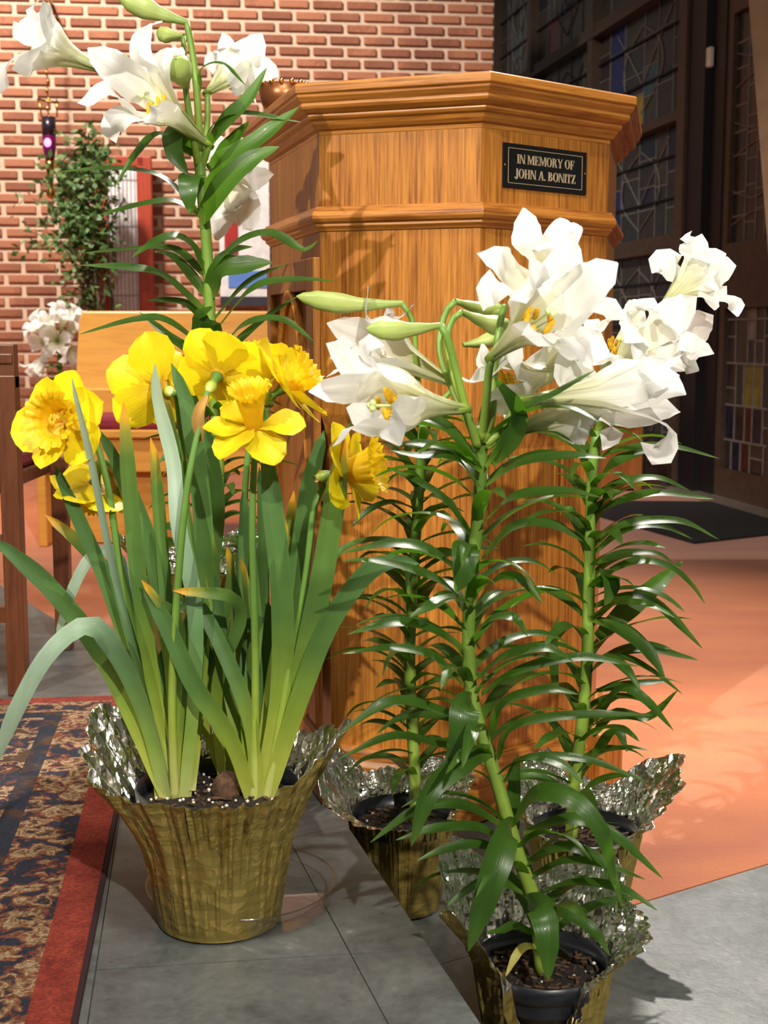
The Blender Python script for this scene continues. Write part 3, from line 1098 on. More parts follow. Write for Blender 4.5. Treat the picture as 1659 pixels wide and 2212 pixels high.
loft([(IB, ZT - 0.08), (IB, z_m1)], 'upper_panel', M_OAK, lectern, LO, 0.0)
loft([(IB + 0.01, z_m1 + 0.001), (0.040, z_m1 + 0.001), (0.037, z_m1 - 0.004), (0.0335, z_m1 - 0.009), (0.031, z_m1 - 0.014), (0.031, z_m1 - 0.020), (0.034, z_m1 - 0.025),
      (0.039, z_m1 - 0.028), (0.0385, z_m1 - 0.032), (0.043, z_m1 - 0.036), (IB - 0.001, z_m0 + 0.001), (IB + 0.01, z_m0 + 0.001)], 'waist_moulding', M_OAKH, lectern, LO, 0.0008)
loft([(IB + 0.001, z_m0 + 0.003), (IB + 0.001, 0.56), (IB + 0.016, 0.50), (IB + 0.018, ZL + 0.10)], 'lower_body', M_OAK, lectern, LO)
loft([(IB + 0.012, ZL + 0.112), (IB + 0.006, ZL + 0.106), (IB + 0.004, ZL + 0.09), (IB - 0.002, ZL + 0.08), (IB - 0.002, ZL + 0.0005)], 'plinth', M_OAKH, lectern, LO, 0.002)
# bright plinth block standing proud at the right rear
bp_ = off_poly(corn_poly, IB)
blk = MB()
pr = onZ(1288, 1742, ZL)
e = (bp_[3] - bp_[2]).normalized()
blk.box((bp_[3].x - LO.x + 0.004, bp_[3].y - LO.y + 0.01, 0.055), (0.07, 0.07, 0.11), math.atan2(e.y, e.x))
blk.build('plinth_block', [M_OAK], lectern, bevel=0.006)


def facet_frame(i, d=IB):
    """local frame of facet i->i+1: origin at its left end seen from outside, x along it, y outward"""
    q = off_poly(corn_poly, d)
    a, b = q[i], q[(i + 1) % 5]
    x = (b - a).normalized()
    nrm = V((x.y, -x.x, 0))
    if (a - cen).dot(nrm) < 0: nrm = -nrm
    return a, x, nrm, (b - a).length


def facet_box(mb, fr, s0, s1, z0, z1_, d0, d1, mi=0):
    a, x, nrm, l = fr
    vs = []
    for s in (s0, s1):
        for d in (d0, d1):
            for z in (z0, z1_):
                p = a + x * s + nrm * d
                vs.append((p.x - LO.x, p.y - LO.y, z - ZL))
    mb.add(vs, [(0, 1, 3, 2), (4, 6, 7, 5), (0, 4, 5, 1), (2, 3, 7, 6), (0, 2, 6, 4), (1, 5, 7, 3)], mi)


# stiles, rails and grooves on the right front facet and the gothic panel on the left side
fr2 = facet_frame(2, IB + 0.017)
for s0, s1, nm in ((0.0, 0.028, 'stile'), (0.212, fr2[3] - 0.002, 'stile')):
    mb = MB()
    facet_box(mb, fr2, s0, s1, ZL + 0.11, 0.49, -0.01, 0.006)
    mb.build(nm, [M_OAK], lectern, bevel=0.002)
mb = MB()
facet_box(mb, fr2, 0.196, 0.206, ZL + 0.11, 0.49, -0.01, 0.004)
mb.build('bead', [M_OAK], lectern, bevel=0.002)
fr1 = facet_frame(0, IB + 0.001)          # left side facet (from the back to the front)
Ls = fr1[3]
ptop = 0.775
mb = MB()
facet_box(mb, fr1, 0.06, Ls - 0.055, 0.02, ptop, 0.0, 0.002)
mb.build('side_panel', [M_OAK], lectern)
for s0, s1, za, zb in ((0.02, 0.06, 0.0, 0.83), (Ls - 0.055, Ls - 0.002, 0.0, 0.83), (0.06, Ls - 0.055, ptop, 0.83)):
    mb = MB()
    facet_box(mb, fr1, s0, s1, za, zb, 0.0, 0.014)
    mb.build('side_frame', [M_OAK], lectern, bevel=0.002)
for sgn in (-1, 1):
    mb = MB()
    a, x, nrm, l = fr1
    mid = (0.06 + Ls - 0.055) / 2
    hw = (Ls - 0.115) / 2
    pts = []
    for k in range(13):
        t = k / 12
        ang = t * math.pi / 2.0
        s_ = mid + sgn * hw * (1 - t ** 1.5)
        z_ = 0.36 + (ptop - 0.36) * math.sin(ang)
        p = a + x * s_ + nrm * 0.006
        pts.append((p.x - LO.x, p.y - LO.y, z_ - ZL))
    mb.tube(pts, 0.011, 6)
    mb.build('gothic_arch_rib', [M_OAK], lectern)
# plaque on the right front facet
fru = facet_frame(2, IB)


def facet_uv(px, py, fr):
    a, x, nrm, l = fr
    r = ray(px, py)
    t = (a - CAM).dot(nrm) / r.dot(nrm)
    p = CAM + r * t
    return (p - a).dot(x), p.z


u0, zt0 = facet_uv(1085, 309, fru)
u1, zt1 = facet_uv(1265, 329, fru)
_, zb0 = facet_uv(1084, 405, fru)
_, zb1 = facet_uv(1263, 420, fru)
pz0, pz1 = (zb0 + zb1) / 2, (zt0 + zt1) / 2
mb = MB()
facet_box(mb, fru, u0, u1, pz0, pz1, 0.0, 0.003)
plq = mb.build('plaque', [M_BLACKPL], lectern)
plq['label'] = 'black plaque engraved IN MEMORY OF JOHN A. BONITZ'
bw, bh = u1 - u0, pz1 - pz0
mb = MB()
mx, my = bw * 0.055, bh * 0.10
for s0, s1, za, zb in ((u0 + mx, u1 - mx, pz0 + my, pz0 + my + 0.0009), (u0 + mx, u1 - mx, pz1 - my - 0.0009, pz1 - my),
                       (u0 + mx, u0 + mx + 0.0009, pz0 + my, pz1 - my), (u1 - mx - 0.0009, u1 - mx, pz0 + my, pz1 - my)):
    facet_box(mb, fru, s0, s1, za, zb, 0.003, 0.0034)
mb.build('plaque_border', [M_BRASSL], plq)
for us in (u0 + bw * 0.018, u1 - bw * 0.018):
    a, x, nrm, l = fru
    p = a + x * us + nrm * 0.003
    mb = MB()
    mb.ball((p.x - LO.x, p.y - LO.y, (pz0 + pz1) / 2 - ZL), 0.0018, n=8, m=5)
    mb.build('screw', [M_BRASS], plq, smooth=True)

# --- serif capitals drawn as polygons in a unit-height em
TH, TN, SFH, SFX = 0.19, 0.07, 0.055, 0.075


def g_rect(x0, x1, y0, y1): return [(x0, y0), (x1, y0), (x1, y1), (x0, y1)]


def g_stem(x, wd=TH, y0=0, y1=1, s=True):
    out = [g_rect(x, x + wd, y0, y1)]
    if s:
        out += [g_rect(x - SFX, x + wd + SFX, y0, y0 + SFH), g_rect(x - SFX, x + wd + SFX, y1 - SFH, y1)]
    return out


def g_line(xa, ya, xb, yb, wd): return [[(xa, ya), (xa + wd, ya), (xb + wd, yb), (xb, yb)]]


def g_ring(cx, cy, rx, ry, tx, ty, a0=0, a1=360, n=24):
    out = []
    for k in range(n):
        a, b = R(a0 + (a1 - a0) * k / n), R(a0 + (a1 - a0) * (k + 1) / n)
        out.append([(cx + (rx - tx) * math.cos(a), cy + (ry - ty) * math.sin(a)), (cx + rx * math.cos(a), cy + ry * math.sin(a)),
                    (cx + rx * math.cos(b), cy + ry * math.sin(b)), (cx + (rx - tx) * math.cos(b), cy + (ry - ty) * math.sin(b))])
    return out


def glyph(c):
    if c == 'I': return g_stem(0.1), 0.39
    if c == 'N': return g_stem(0.08, TN) + g_line(0.62, 0, 0.06, 1, 0.2) + g_stem(0.75, TN), 0.92
    if c == 'M': return g_stem(0.08, TN) + g_line(0.46, 0.05, 0.08, 1, 0.17) + g_line(0.46, 0.05, 0.82, 1, 0.07) + g_stem(0.85, TH), 1.13
    if c == 'E': return g_stem(0.1) + [g_rect(0.1, 0.68, 0, SFH), g_rect(0.1, 0.66, 1 - SFH, 1), g_rect(0.1, 0.52, 0.48, 0.54), g_rect(0.62, 0.68, 0, 0.26), g_rect(0.6, 0.66, 0.76, 1), g_rect(0.47, 0.52, 0.38, 0.64)], 0.77
    if c == 'F': return g_stem(0.1) + [g_rect(0.1, 0.66, 1 - SFH, 1), g_rect(0.1, 0.52, 0.48, 0.54), g_rect(0.6, 0.66, 0.74, 1), g_rect(0.47, 0.52, 0.38, 0.64)], 0.72
    if c == 'O': return g_ring(0.44, 0.5, 0.42, 0.52, 0.2, 0.05), 0.9
    if c == 'R': return g_stem(0.1) + g_ring(0.3, 0.75, 0.36, 0.25, 0.19, 0.055, -90, 90) + g_line(0.62, 0, 0.36, 0.52, 0.2) + [g_rect(0.6, 0.86, 0, SFH)], 0.88
    if c == 'B': return g_stem(0.1) + g_ring(0.3, 0.76, 0.34, 0.24, 0.18, 0.055, -90, 90) + g_ring(0.3, 0.27, 0.42, 0.27, 0.2, 0.055, -90, 90), 0.8
    if c == 'Y': return g_line(0.36, 0.42, 0.03, 1, 0.2) + g_line(0.44, 0.42, 0.74, 1, 0.07) + [g_rect(0.35, 0.54, 0, 0.5), g_rect(0.27, 0.62, 0, SFH), g_rect(-0.02, 0.3, 1 - SFH, 1), g_rect(0.66, 0.88, 1 - SFH, 1)], 0.86
    if c == 'J': return [g_rect(0.22, 0.41, 0.12, 1), g_rect(0.14, 0.49, 1 - SFH, 1)] + g_ring(0.17, 0.12, 0.24, 0.26, 0.17, 0.07, -180, 0), 0.52
    if c == 'H': return g_stem(0.1) + g_stem(0.62) + [g_rect(0.2, 0.7, 0.47, 0.53)], 0.92
    if c == 'A': return g_line(0.08, 0, 0.4, 1, 0.07) + g_line(0.6, 0, 0.36, 1, 0.2) + [g_rect(0.2, 0.62, 0.3, 0.36), g_rect(-0.02, 0.24, 0, SFH), g_rect(0.53, 0.88, 0, SFH)], 0.88
    if c == 'T': return [g_rect(0.27, 0.46, 0, 1), g_rect(0.18, 0.55, 0, SFH), g_rect(0.02, 0.71, 1 - SFH, 1), g_rect(0.02, 0.08, 0.74, 1), g_rect(0.65, 0.71, 0.74, 1)], 0.76
    if c == 'Z': return g_line(0.04, 0.03, 0.44, 0.97, 0.22) + [g_rect(0.04, 0.68, 0, SFH), g_rect(0.06, 0.66, 1 - SFH, 1), g_rect(0.62, 0.68, 0, 0.26), g_rect(0.06, 0.12, 0.76, 1)], 0.74
    if c == '.': return g_ring(0.14, 0.08, 0.09, 0.09, 0.088, 0.088), 0.28
    return [], 0.34


def lettering(text, uc, zc, h, width):
    polys, x = [], 0
    for ch in text:
        ps, adv = glyph(ch)
        polys += [[(px + x, py) for px, py in p] for p in ps]
        x += adv
    k = width / x
    mb = MB()
    a, xd, nrm, l = fru
    for p in polys:
        vs = []
        for d in (0.003, 0.0036):
            for px, py in p:
                q = a + xd * (uc + (px - x / 2) * k) + nrm * d
                vs.append((q.x - LO.x, q.y - LO.y, zc + (py - 0.5) * h - ZL))
        m = len(p)
        fs = [tuple(range(m)), tuple(range(m, 2 * m))] + [(i, (i + 1) % m, m + (i + 1) % m, m + i) for i in range(m)]
        mb.add(vs, fs)
    return mb.build('lettering', [M_BRASSL], plq)


lettering('IN MEMORY OF', (u0 + u1) / 2, pz0 + bh * 0.665, bh * 0.21, bw * 0.69)
lettering('JOHN A. BONITZ', (u0 + u1) / 2, pz0 + bh * 0.335, bh * 0.21, bw * 0.73)

# bowl with beaded rim and a dry sprig on the desk
bc = atD(612, 190, 2.65)
bowl = empty('beaded_bowl', (bc.x, bc.y, ZT - 0.001))
tag(bowl, 'small bronze bowl with beaded rim resting on the lectern top', 'bowl')
mb = MB()
hb = max(0.02, atD(598, 178, 2.62).z - ZT)
mb.lathe([(0.001, 0.001), (0.03, 0.001), (0.042, 0.4 * hb), (0.05, hb), (0.047, hb), (0.036, 0.4 * hb), (0.001, 0.2 * hb)], n=24)
mb.build('bowl_body', [M_BOWL], bowl, smooth=True)
for k in range(16):
    a = 2 * math.pi * k / 16
    mb = MB()
    mb.ball((0.049 * math.cos(a), 0.049 * math.sin(a), hb + 0.001), 0.0048, n=8, m=5)
    mb.build('bead', [M_BEAD], bowl, smooth=True)
sc_ = atD(972, 153, 2.5)
sprig = empty('dry_sprig', (sc_.x, sc_.y, ZT - 0.001))
tag(sprig, 'tiny dry twig sprig lying on top of the lectern', 'sprig')
for k in range(7):
    mb = MB()
    q0 = V((0, 0, 0.002))
    q1 = V((rnd.uniform(-0.02, 0.02), rnd.uniform(-0.02, 0.02), rnd.uniform(0.012, 0.032)))
    mb.tube(catmull([q0, q0.lerp(q1, 0.5) + V((0, 0, 0.004)), q1], 6), 0.0009, 5)
    mb.build('twig', [M_TWIG], sprig)

# ------------------------------------------------------------------ plant builders
def leaf_mesh(ctrl, width, nrm_hint, prof=None, fold=0.25, nseg=16, twist=0.0, uvs0=0.0, wob=0.0, seed=0):
    """blade along a spline; width = full width in m; V-fold / gutter cross section with 5 points"""
    prof = prof or [(0, 0.45), (0.12, 0.75), (0.4, 1.0), (0.7, 0.78), (0.9, 0.4), (1.0, 0.03)]
    P = catmull(ctrl, nseg + 1)
    vs, uvs, fs = [], [], []
    h = V(nrm_hint).normalized()
    for k, p in enumerate(P):
        u = k / nseg
        t = (P[min(k + 1, nseg)] - P[max(k - 1, 0)]).normalized()
        s = t.cross(h)
        if s.length < 0.15:
            s = t.cross(V((0.3, -1, 0.2)))
        s.normalize()
        if twist:
            s = (Matrix.Rotation(twist * u, 3, t) @ s)
        nn = s.cross(t).normalized()
        w_ = width * interp(u, prof) / 2
        wb = wob * math.sin(u * 9 + seed) * w_
        for c in (-1, -0.5, 0, 0.5, 1):
            vs.append(p + s * (w_ * c) + nn * (w_ * fold * abs(c) ** 1.3 + wb * c))
            uvs.append(((c + 1) / 2, uvs0 + (1 - uvs0) * u))
    for k in range(nseg):
        for i in range(4):
            a = k * 5 + i
            fs.append((a, a + 1, a + 6, a + 5))
    return vs, fs, uvs


def add_leaf(root, org, ctrl, width, hint, mat_, name='leaf', **kw):
    vs, fs, uvs = leaf_mesh(ctrl, width, hint, **kw)
    return mobj(name, vs, fs, [mat_], root, True, uvs, org=org)


def stalk(root, org, pts, r0, r1, mat_, name='stem', n=10, seg=24):
    P = catmull(pts, seg)
    mb = MB()
    mb.tube(P, [r0 + (r1 - r0) * k / (seg - 1) for k in range(seg)], n)
    uvs = []
    for k in range(seg):
        for i in range(n):
            uvs.append((i / n, k / (seg - 1)))
    return mobj(name, mb.v, mb.f, [mat_], root, True, uvs, org=org)


def bud(root, org, base, tip, rad, name='bud', mat_=None):
    base, tip = V(base), V(tip)
    ax = (tip - base)
    L = ax.length
    ax.normalize()
    x = ax.cross(V((0, 0, 1)) if abs(ax.z) < 0.9 else V((1, 0, 0))).normalized()
    y = ax.cross(x)
    vs, fs, uvs = [], [], []
    n, m = 18, 16
    prof = [(0, 0.28), (0.1, 0.36), (0.35, 0.62), (0.62, 1.0), (0.8, 0.92), (0.93, 0.5), (1.0, 0.06)]
    for k in range(m + 1):
        u = k / m
        r = rad * interp(u, prof)
        sag = V((0, 0, -0.04 * L * math.sin(math.pi * u)))
        for i in range(n):
            a = 2 * math.pi * i / n
            rr = r * (1 + 0.10 * math.cos(3 * a) - 0.03 * abs(math.cos(6 * a)))
            vs.append(base + ax * (L * u) + (x * math.cos(a) + y * math.sin(a)) * rr + sag)
            uvs.append((i / n, u))
    for k in range(m):
        for i in range(n):
            j = (i + 1) % n
            fs.append((k * n + i, k * n + j, (k + 1) * n + j, (k + 1) * n + i))
    return mobj(name, vs, fs, [mat_ or M_BUD], root, True, uvs, org=org)


def lily_flower(root, org, base, mouth, tips, rim=0.033, pw=0.044, seed=1, stamens=True, seg=22, reach=0.78):
    """trumpet: six tepals; base and mouth are points, each tip is a list of 1-2 points beyond the rim"""
    base, mouth = V(base), V(mouth)
    A = (mouth - base)
    L = A.length
    A.normalize()
    r = random.Random(seed)
    mb = MB()
    mb.tube([base - A * 0.006, base + A * 0.004, base + A * 0.016], [0.0055, 0.0062, 0.0058], 10)
    fl_ = mobj('flower', mb.v, mb.f, [M_STEM], root, True, [(0.5, 0.2)] * len(mb.v), org=org)
    tl_ = []
    for tp in tips:
        tw = tp[-1] if isinstance(tp[-1], float) else 0.0
        pts = [V(q) for q in tp if not isinstance(q, float)]
        d = pts[0] - base
        rd = d - A * d.dot(A)
        if rd.length < 1e-4: rd = V((0.3, -0.2, 1)) - A * A.z
        tl_.append((rd.normalized(), pts, tw))
    for k, (rd, pts, tw) in enumerate(tl_):
        outer = k % 2 == 0
        Ssd = A.cross(rd).normalized()
        ctrl = [base + rd * 0.004, base + A * (L * 0.3) + rd * (rim * 0.26), base + A * (L * 0.62) + rd * (rim * 0.5),
                base + A * (L * 0.95) + rd * (rim * 1.0)] + pts
        P = catmull(ctrl, seg + 1)
        vs, uvs, fs = [], [], []
        W = pw * (0.92 if outer else 1.12) * r.uniform(0.94, 1.06)
        NW = 8
        ph = r.uniform(0, 6)
        for i, p in enumerate(P):
            u = i / seg
            t = (P[min(i + 1, seg)] - P[max(i - 1, 0)]).normalized()
            s = (Ssd - t * Ssd.dot(t)).normalized()
            if tw: s = Matrix.Rotation(tw * interp(u, [(0.15, 0.0), (0.55, 1.0)]), 3, t) @ s
            nn = s.cross(t).normalized()
            dd = p - base
            rad = max(0.004, (dd - A * dd.dot(A)).length)
            if nn.dot(rd) < 0 and u < 0.6: nn = -nn
            elif u >= 0.6 and nn.dot(prevn) < 0: nn = -nn
            prevn = nn
            w_ = W / 2 * interp(u, [(0, 0.22), (0.25, 0.42), (0.46, 0.74), (0.62, 1.0), (0.78, 0.92), (0.9, 0.6), (0.965, 0.28), (1.0, 0.03)])
            Rc = interp(u, [(0, 1), (0.4, 1.0), (0.65, 1.4), (1, 1.8)]) * max(rad if u < 0.5 else rim * 0.9, 0.006)
            for c in range(NW + 1):
                q = (c / NW) * 2 - 1
                al = min(1.25, abs(q) * w_ / Rc) * (1 if q > 0 else -1)
                groove = -0.0024 * math.exp(-(q * 5) ** 2) * (1 if u < 0.95 else 0)
                ruf = 0.0016 * math.sin(u * 17 + ph + (2 if q > 0 else 0)) * q * q * (u > 0.55)
                vs.append(p + s * (Rc * math.sin(al)) - nn * (Rc * (1 - math.cos(al)) * (0.9 if u < 0.6 else 0.55)) + nn * (groove + ruf + (0.0012 if outer else 0)))
                uvs.append((c / NW, u))
        for i in range(seg):
            for c in range(NW):
                a = i * (NW + 1) + c
                fs.append((a, a + 1, a + NW + 2, a + NW + 1))
        mobj('petal', vs, fs, [M_PETAL], fl_, True, uvs, org=org)
    if stamens:
        x = A.cross(V((0, 0, 1)) if abs(A.z) < 0.9 else V((1, 0, 0))).normalized()
        y = A.cross(x)
        for k in range(6):
            a = 2 * math.pi * k / 6 + r.uniform(-0.2, 0.2)
            d = (x * math.cos(a) + y * math.sin(a))
            e_ = base + A * (L * (reach + r.uniform(0.0, 0.16))) + d * 0.012 + V((0, 0, -0.004))
            P = catmull([base + A * 0.02, base + A * (L * 0.4) + d * 0.005, e_], 8)
            mb = MB()
            mb.tube(P, 0.0009, 5)
            fi = mb.build('stamen', [M_PISTIL], fl_, True, org=org)
            qd = (A * 0.35 + d * r.uniform(-0.5, 0.5) + V((0, 0, 0.6))).normalized()
            M3 = qd.to_track_quat('Z', 'Y').to_matrix()
            mb = MB()
            mb.ball(e_, 0.0036, 0.0036, 0.0098, 8, 6, M=M3)
            mb.build('anther', [M_ANTHER], fl_, True, org=org)
        e_ = base + A * (L * (reach + 0.3)) + V((0, 0, -0.006))
        mb = MB()
        mb.tube(catmull([base + A * 0.02, base + A * (L * 0.5), e_], 8), [0.0014] * 6 + [0.0018, 0.002], 6)
        for k in range(3):
            a = 2 * math.pi * k / 3
            mb.ball(e_ + (x * math.cos(a) + y * math.sin(a)) * 0.003, 0.0036, n=8, m=5)
        mb.build('pistil', [M_PISTIL], fl_, True, org=org)
    return fl_


def foil_wrap(root, c, rb, rr, hr, tab, seed, inner, nu=180, nv=44, amp=0.0035, zfl=None):
    """crumpled foil round a pot. tab: azimuth -> (top radius, top height), degrees, 0 = +x, 90 = away"""
    tabs = sorted(tab)
    tabs = [(tabs[-1][0] - 360, *tabs[-1][1:])] + tabs + [(tabs[0][0] + 360, *tabs[0][1:])]
    rt = [(a, r_) for a, r_, h_ in tabs]
    ht = [(a, h_) for a, r_, h_ in tabs]
    vs_o, vs_i = [], []
    c = V(c)
    for j in range(nv + 1):
        v = j / nv
        for i in range(nu):
            az = 360 * i / nu
            a = R(az)
            Rt, Ht = interp(az, rt), interp(az, ht)
            h_rim = min(zfl or hr, Ht)
            if v < 0.5:
                t = v / 0.5
                r_ = rb + (rr + 0.004 - rb) * t * (h_rim / hr)
                z = 0.001 + (h_rim - 0.001) * t
            else:
                t = (v - 0.5) / 0.5
                r0 = rb + (rr + 0.004 - rb) * (h_rim / hr)
                r_ = r0 + (Rt - r0) * t ** 1.25
                z = h_rim + (Ht - h_rim) * t ** 0.9
                z += 0.006 * noise.noise(V((math.cos(a) * 5, math.sin(a) * 5, seed * 3.1))) * t
            nv1 = noise.noise(V((math.cos(a) * 9, math.sin(a) * 9, v * 0.9 + seed * 7.7)))
            nv2 = noise.noise(V((math.cos(a) * 24, math.sin(a) * 24, v * 2.5 + seed * 3.3)))
            nv3 = noise.noise(V((math.cos(a) * 16, math.sin(a) * 16, v * 16 + seed)))
            nv4 = noise.noise(V((math.cos(a) * 7 + 3, math.sin(a) * 7, z * 190 + seed)))
            d = amp * (2.0 * (abs(nv1) ** 0.6 * 1.6 - 0.7) + 0.6 * nv2 + 0.4 * abs(nv3) + 0.35 * abs(nv4)) * (0.45 + 1.1 * v)
            r_ += d if v > 0.04 else 0
            r_ = max(r_, (rb + (rr - rb) * min(1, z / hr)) + 0.0012) if z < hr else r_
            dv = V((math.cos(a), math.sin(a), 0))
            p = dv * r_ + V((0, 0, z))
            vs_o.append(p)
            vs_i.append(p - dv * 0.0006)
    n = nu
    fs, mi = [], []
    off = len(vs_o)
    for j in range(nv):
        for i in range(n):
            k = (i + 1) % n
            fs.append((j * n + i, j * n + k, (j + 1) * n + k, (j + 1) * n + i))
            mi.append(0)
            fs.append((off + j * n + k, off + j * n + i, off + (j + 1) * n + i, off + (j + 1) * n + k))
            mi.append(1)
    for i in range(n):
        k = (i + 1) % n
        fs.append((nv * n + i, nv * n + k, off + nv * n + k, off + nv * n + i))
        mi.append(1)
    o = mobj('foil_wrap', vs_o + vs_i, fs, [M_GOLD, inner], root, False, midx=mi)
    return o


def pot_and_soil(root, rb, rr, hr, soil_z, seed, perlite=30, bark=40, n=40):
    mb = MB()
    t = 0.0025
    mb.lathe([(0.001, 0.0015), (rb, 0.0015), (rr - 0.004, hr - 0.022), (rr, hr - 0.021), (rr + 0.001, hr - 0.001), (rr - t + 0.001, hr), (rr - t - 0.001, hr - 0.022), (rb - t, 0.005), (0.001, 0.005)], n=n)
    mb.build('pot', [M_POT], root, smooth=True)
    r = random.Random(seed)
    rs = rb + (rr - 0.004 - rb) * soil_z / hr - 0.003
    vs, fs = [V((0, 0, soil_z + 0.004))], []
    m, nn = 14, 40
    for k in range(1, m + 1):
        for i in range(nn):
            a = 2 * math.pi * i / nn
            q = rs * k / m
            z = soil_z + 0.006 * noise.noise(V((q * math.cos(a) * 60, q * math.sin(a) * 60, seed))) + 0.003 * r.random() * (k < m)
            vs.append(V((q * math.cos(a), q * math.sin(a), z)))
    for i in range(nn):
        fs.append((0, 1 + i, 1 + (i + 1) % nn))
    for k in range(m - 1):
        for i in range(nn):
            j = (i + 1) % nn
            fs.append((1 + k * nn + i, 1 + k * nn + j, 1 + (k + 1) * nn + j, 1 + (k + 1) * nn + i))
    so = mobj('soil', vs, fs, [M_SOIL], root, False)
    so['kind'] = 'stuff'
    mb = MB()
    for k in range(bark):
        a, q = r.uniform(0, 6.28), rs * math.sqrt(r.random()) * 0.95
        M3 = (Matrix.Rotation(r.uniform(0, 6), 3, 'Z') @ Matrix.Rotation(r.uniform(-0.6, 0.6), 3, 'X'))
        mb.box((q * math.cos(a), q * math.sin(a), soil_z + 0.004), (r.uniform(0.005, 0.014), r.uniform(0.002, 0.004), 0.002), M=M3, mi=0)
    for k in range(perlite):
        a, q = r.uniform(0, 6.28), rs * math.sqrt(r.random()) * 0.95
        mb.ball((q * math.cos(a), q * math.sin(a), soil_z + 0.004), r.uniform(0.001, 0.0028), n=6, m=4, mi=1)
    ch = mb.build('bark_and_perlite', [M_BARK, M_PERLITE], root)
    ch['kind'] = 'stuff'


def auto_leaves(root, org, stem_pts, n, t0, t1, length, width, seed, mat_, e0=(35, 60), droop=(55, 95), skip=(), az_list=None):
    """leaves in a spiral up a stem: start steep, arch over and droop"""
    r = random.Random(seed)
    P = catmull(stem_pts, 120)
    for i in range(n):
        t = t0 + (t1 - t0) * (i + r.uniform(-0.3, 0.3)) / max(1, n - 1)
        t = min(max(t, 0.0), 1.0)
        if any(a < t < b for a, b in skip): continue
        b = P[min(119, int(t * 119))]
        az = R(137.5 * i + r.uniform(-25, 25))
        L = length * r.uniform(0.75, 1.15)
        e = R(r.uniform(*e0))
        dr = R(r.uniform(*droop))
        d = V((math.cos(az), math.sin(az), 0))
        side = V((-d.y, d.x, 0)) * r.uniform(-0.25, 0.25)
        pts = [b]
        cur = b.copy()
        m = 5
        for k in range(m):
            ang = e - dr * ((k + 0.5) / m) ** 1.2
            cur = cur + (d * math.cos(ang) + V((0, 0, math.sin(ang))) + side * (k / m)) * (L / m)
            pts.append(cur.copy())
        add_leaf(root, org, pts, width * r.uniform(0.85, 1.2), V((0, 0, 1)) if e < R(75) else -d + V((0, 0, 0.3)), mat_,
                 fold=r.uniform(0.15, 0.5), twist=r.uniform(-0.7, 0.7), nseg=14, wob=0.08, seed=i)


def px_leaves(root, org, specs, D, mat_, width, hint=(0, -0.55, 1), name='leaf'):
    """specs: list of ([(x, y, dD)...], width scale) in photo pixels; depth is that of the stem plus dD"""
    for k, sp in enumerate(specs):
        pts, ws = sp[0], sp[1]
        h_ = sp[2] if len(sp) > 2 else hint
        m_ = sp[3] if len(sp) > 3 else mat_
        c = [atD(p[0], p[1], D + (p[2] if len(p) > 2 else 0)) for p in pts]
        add_leaf(root, org, c, width * ws, h_, m_, name=name, fold=0.22, nseg=18, wob=0.06, seed=k)

# ------------------------------------------------------------------ potted lilies
HR, RB, RR = 0.145, 0.056, 0.076


def lily_root(name, px, py, zrim, label, tilt=None):
    c = onZ(px, py, zrim)
    root = empty(name, (c.x, c.y, zrim - HR))
    tag(root, label, 'potted lily', 'potted Easter lilies')
    return root, V((c.x, c.y, zrim - HR))


def F(x, y, D): return atD(x, y, D)


# ---- near lily (front right)
nl, no_ = lily_root('easter_lily', 1170, 2068, ZL + HR, 'tall Easter lily in lowest black pot, gold foil folded down, standing by slate apron')
DN = no_.y

foil_wrap(nl, no_, RB, RR, HR, [(272, 0.086, 0.05), (254, 0.086, 0.055), (244, 0.092, 0.10), (234, 0.1, 0.17), (222, 0.11, 0.21), (205, 0.124, 0.225), (186, 0.116, 0.20), (166, 0.118, 0.245), (150, 0.118, 0.265), (120, 0.098, 0.225), (90, 0.092, 0.205),
                                (60, 0.096, 0.225), (35, 0.112, 0.24), (10, 0.108, 0.20), (348, 0.122, 0.192), (332, 0.124, 0.19), (314, 0.112, 0.178), (300, 0.102, 0.16), (289, 0.093, 0.115), (280, 0.088, 0.065)], 3, M_SILV)
pot_and_soil(nl, RB, RR, HR, HR - 0.018, 11, perlite=6, bark=110)
nst = [F(1172, 2060, DN), F(1158, 1960, DN), F(1125, 1865, DN), F(1098, 1775, DN + 0.005), F(1068, 1670, DN + 0.01), F(1036, 1570, DN + 0.015), F(1016, 1480, DN + 0.02),
       F(1012, 1350, DN + 0.02), F(1022, 1220, DN + 0.02), F(1034, 1090, DN + 0.015), F(1040, 980, DN + 0.01), F(1036, 925, DN)]
nst[0] = V((nst[0].x, nst[0].y, no_.z + HR - 0.02))
stalk(nl, no_, nst, 0.0085, 0.0068, M_STEM, seg=40)
# pedicels
stalk(nl, no_, [F(1030, 960, DN), F(1008, 890, DN - 0.005), F(985, 800, DN - 0.01), F(968, 735, DN - 0.015), F(952, 703, DN - 0.015)], 0.0052, 0.0042, M_STEM, 'pedicel', seg=14)
stalk(nl, no_, [F(1042, 950, DN), F(1050, 870, DN - 0.01), F(1055, 810, DN - 0.015), F(1062, 775, DN - 0.02)], 0.005, 0.0042, M_STEM, 'pedicel', seg=12)
stalk(nl, no_, [F(1045, 955, DN), F(1062, 900, DN), F(1070, 770, DN + 0.02), F(1080, 700, DN + 0.03), F(1090, 660, DN + 0.04)], 0.0045, 0.0038, M_STEM, 'pedicel', seg=14)
stalk(nl, no_, [F(1050, 960, DN), F(1090, 920, DN + 0.005), F(1108, 885, DN + 0.01), F(1122, 866, DN + 0.01)], 0.0048, 0.004, M_STEM, 'pedicel', seg=10)
stalk(nl, no_, [F(1032, 965, DN), F(1018, 920, DN - 0.01), F(1004, 885, DN - 0.015)], 0.0048, 0.0042, M_STEM, 'pedicel', seg=8)
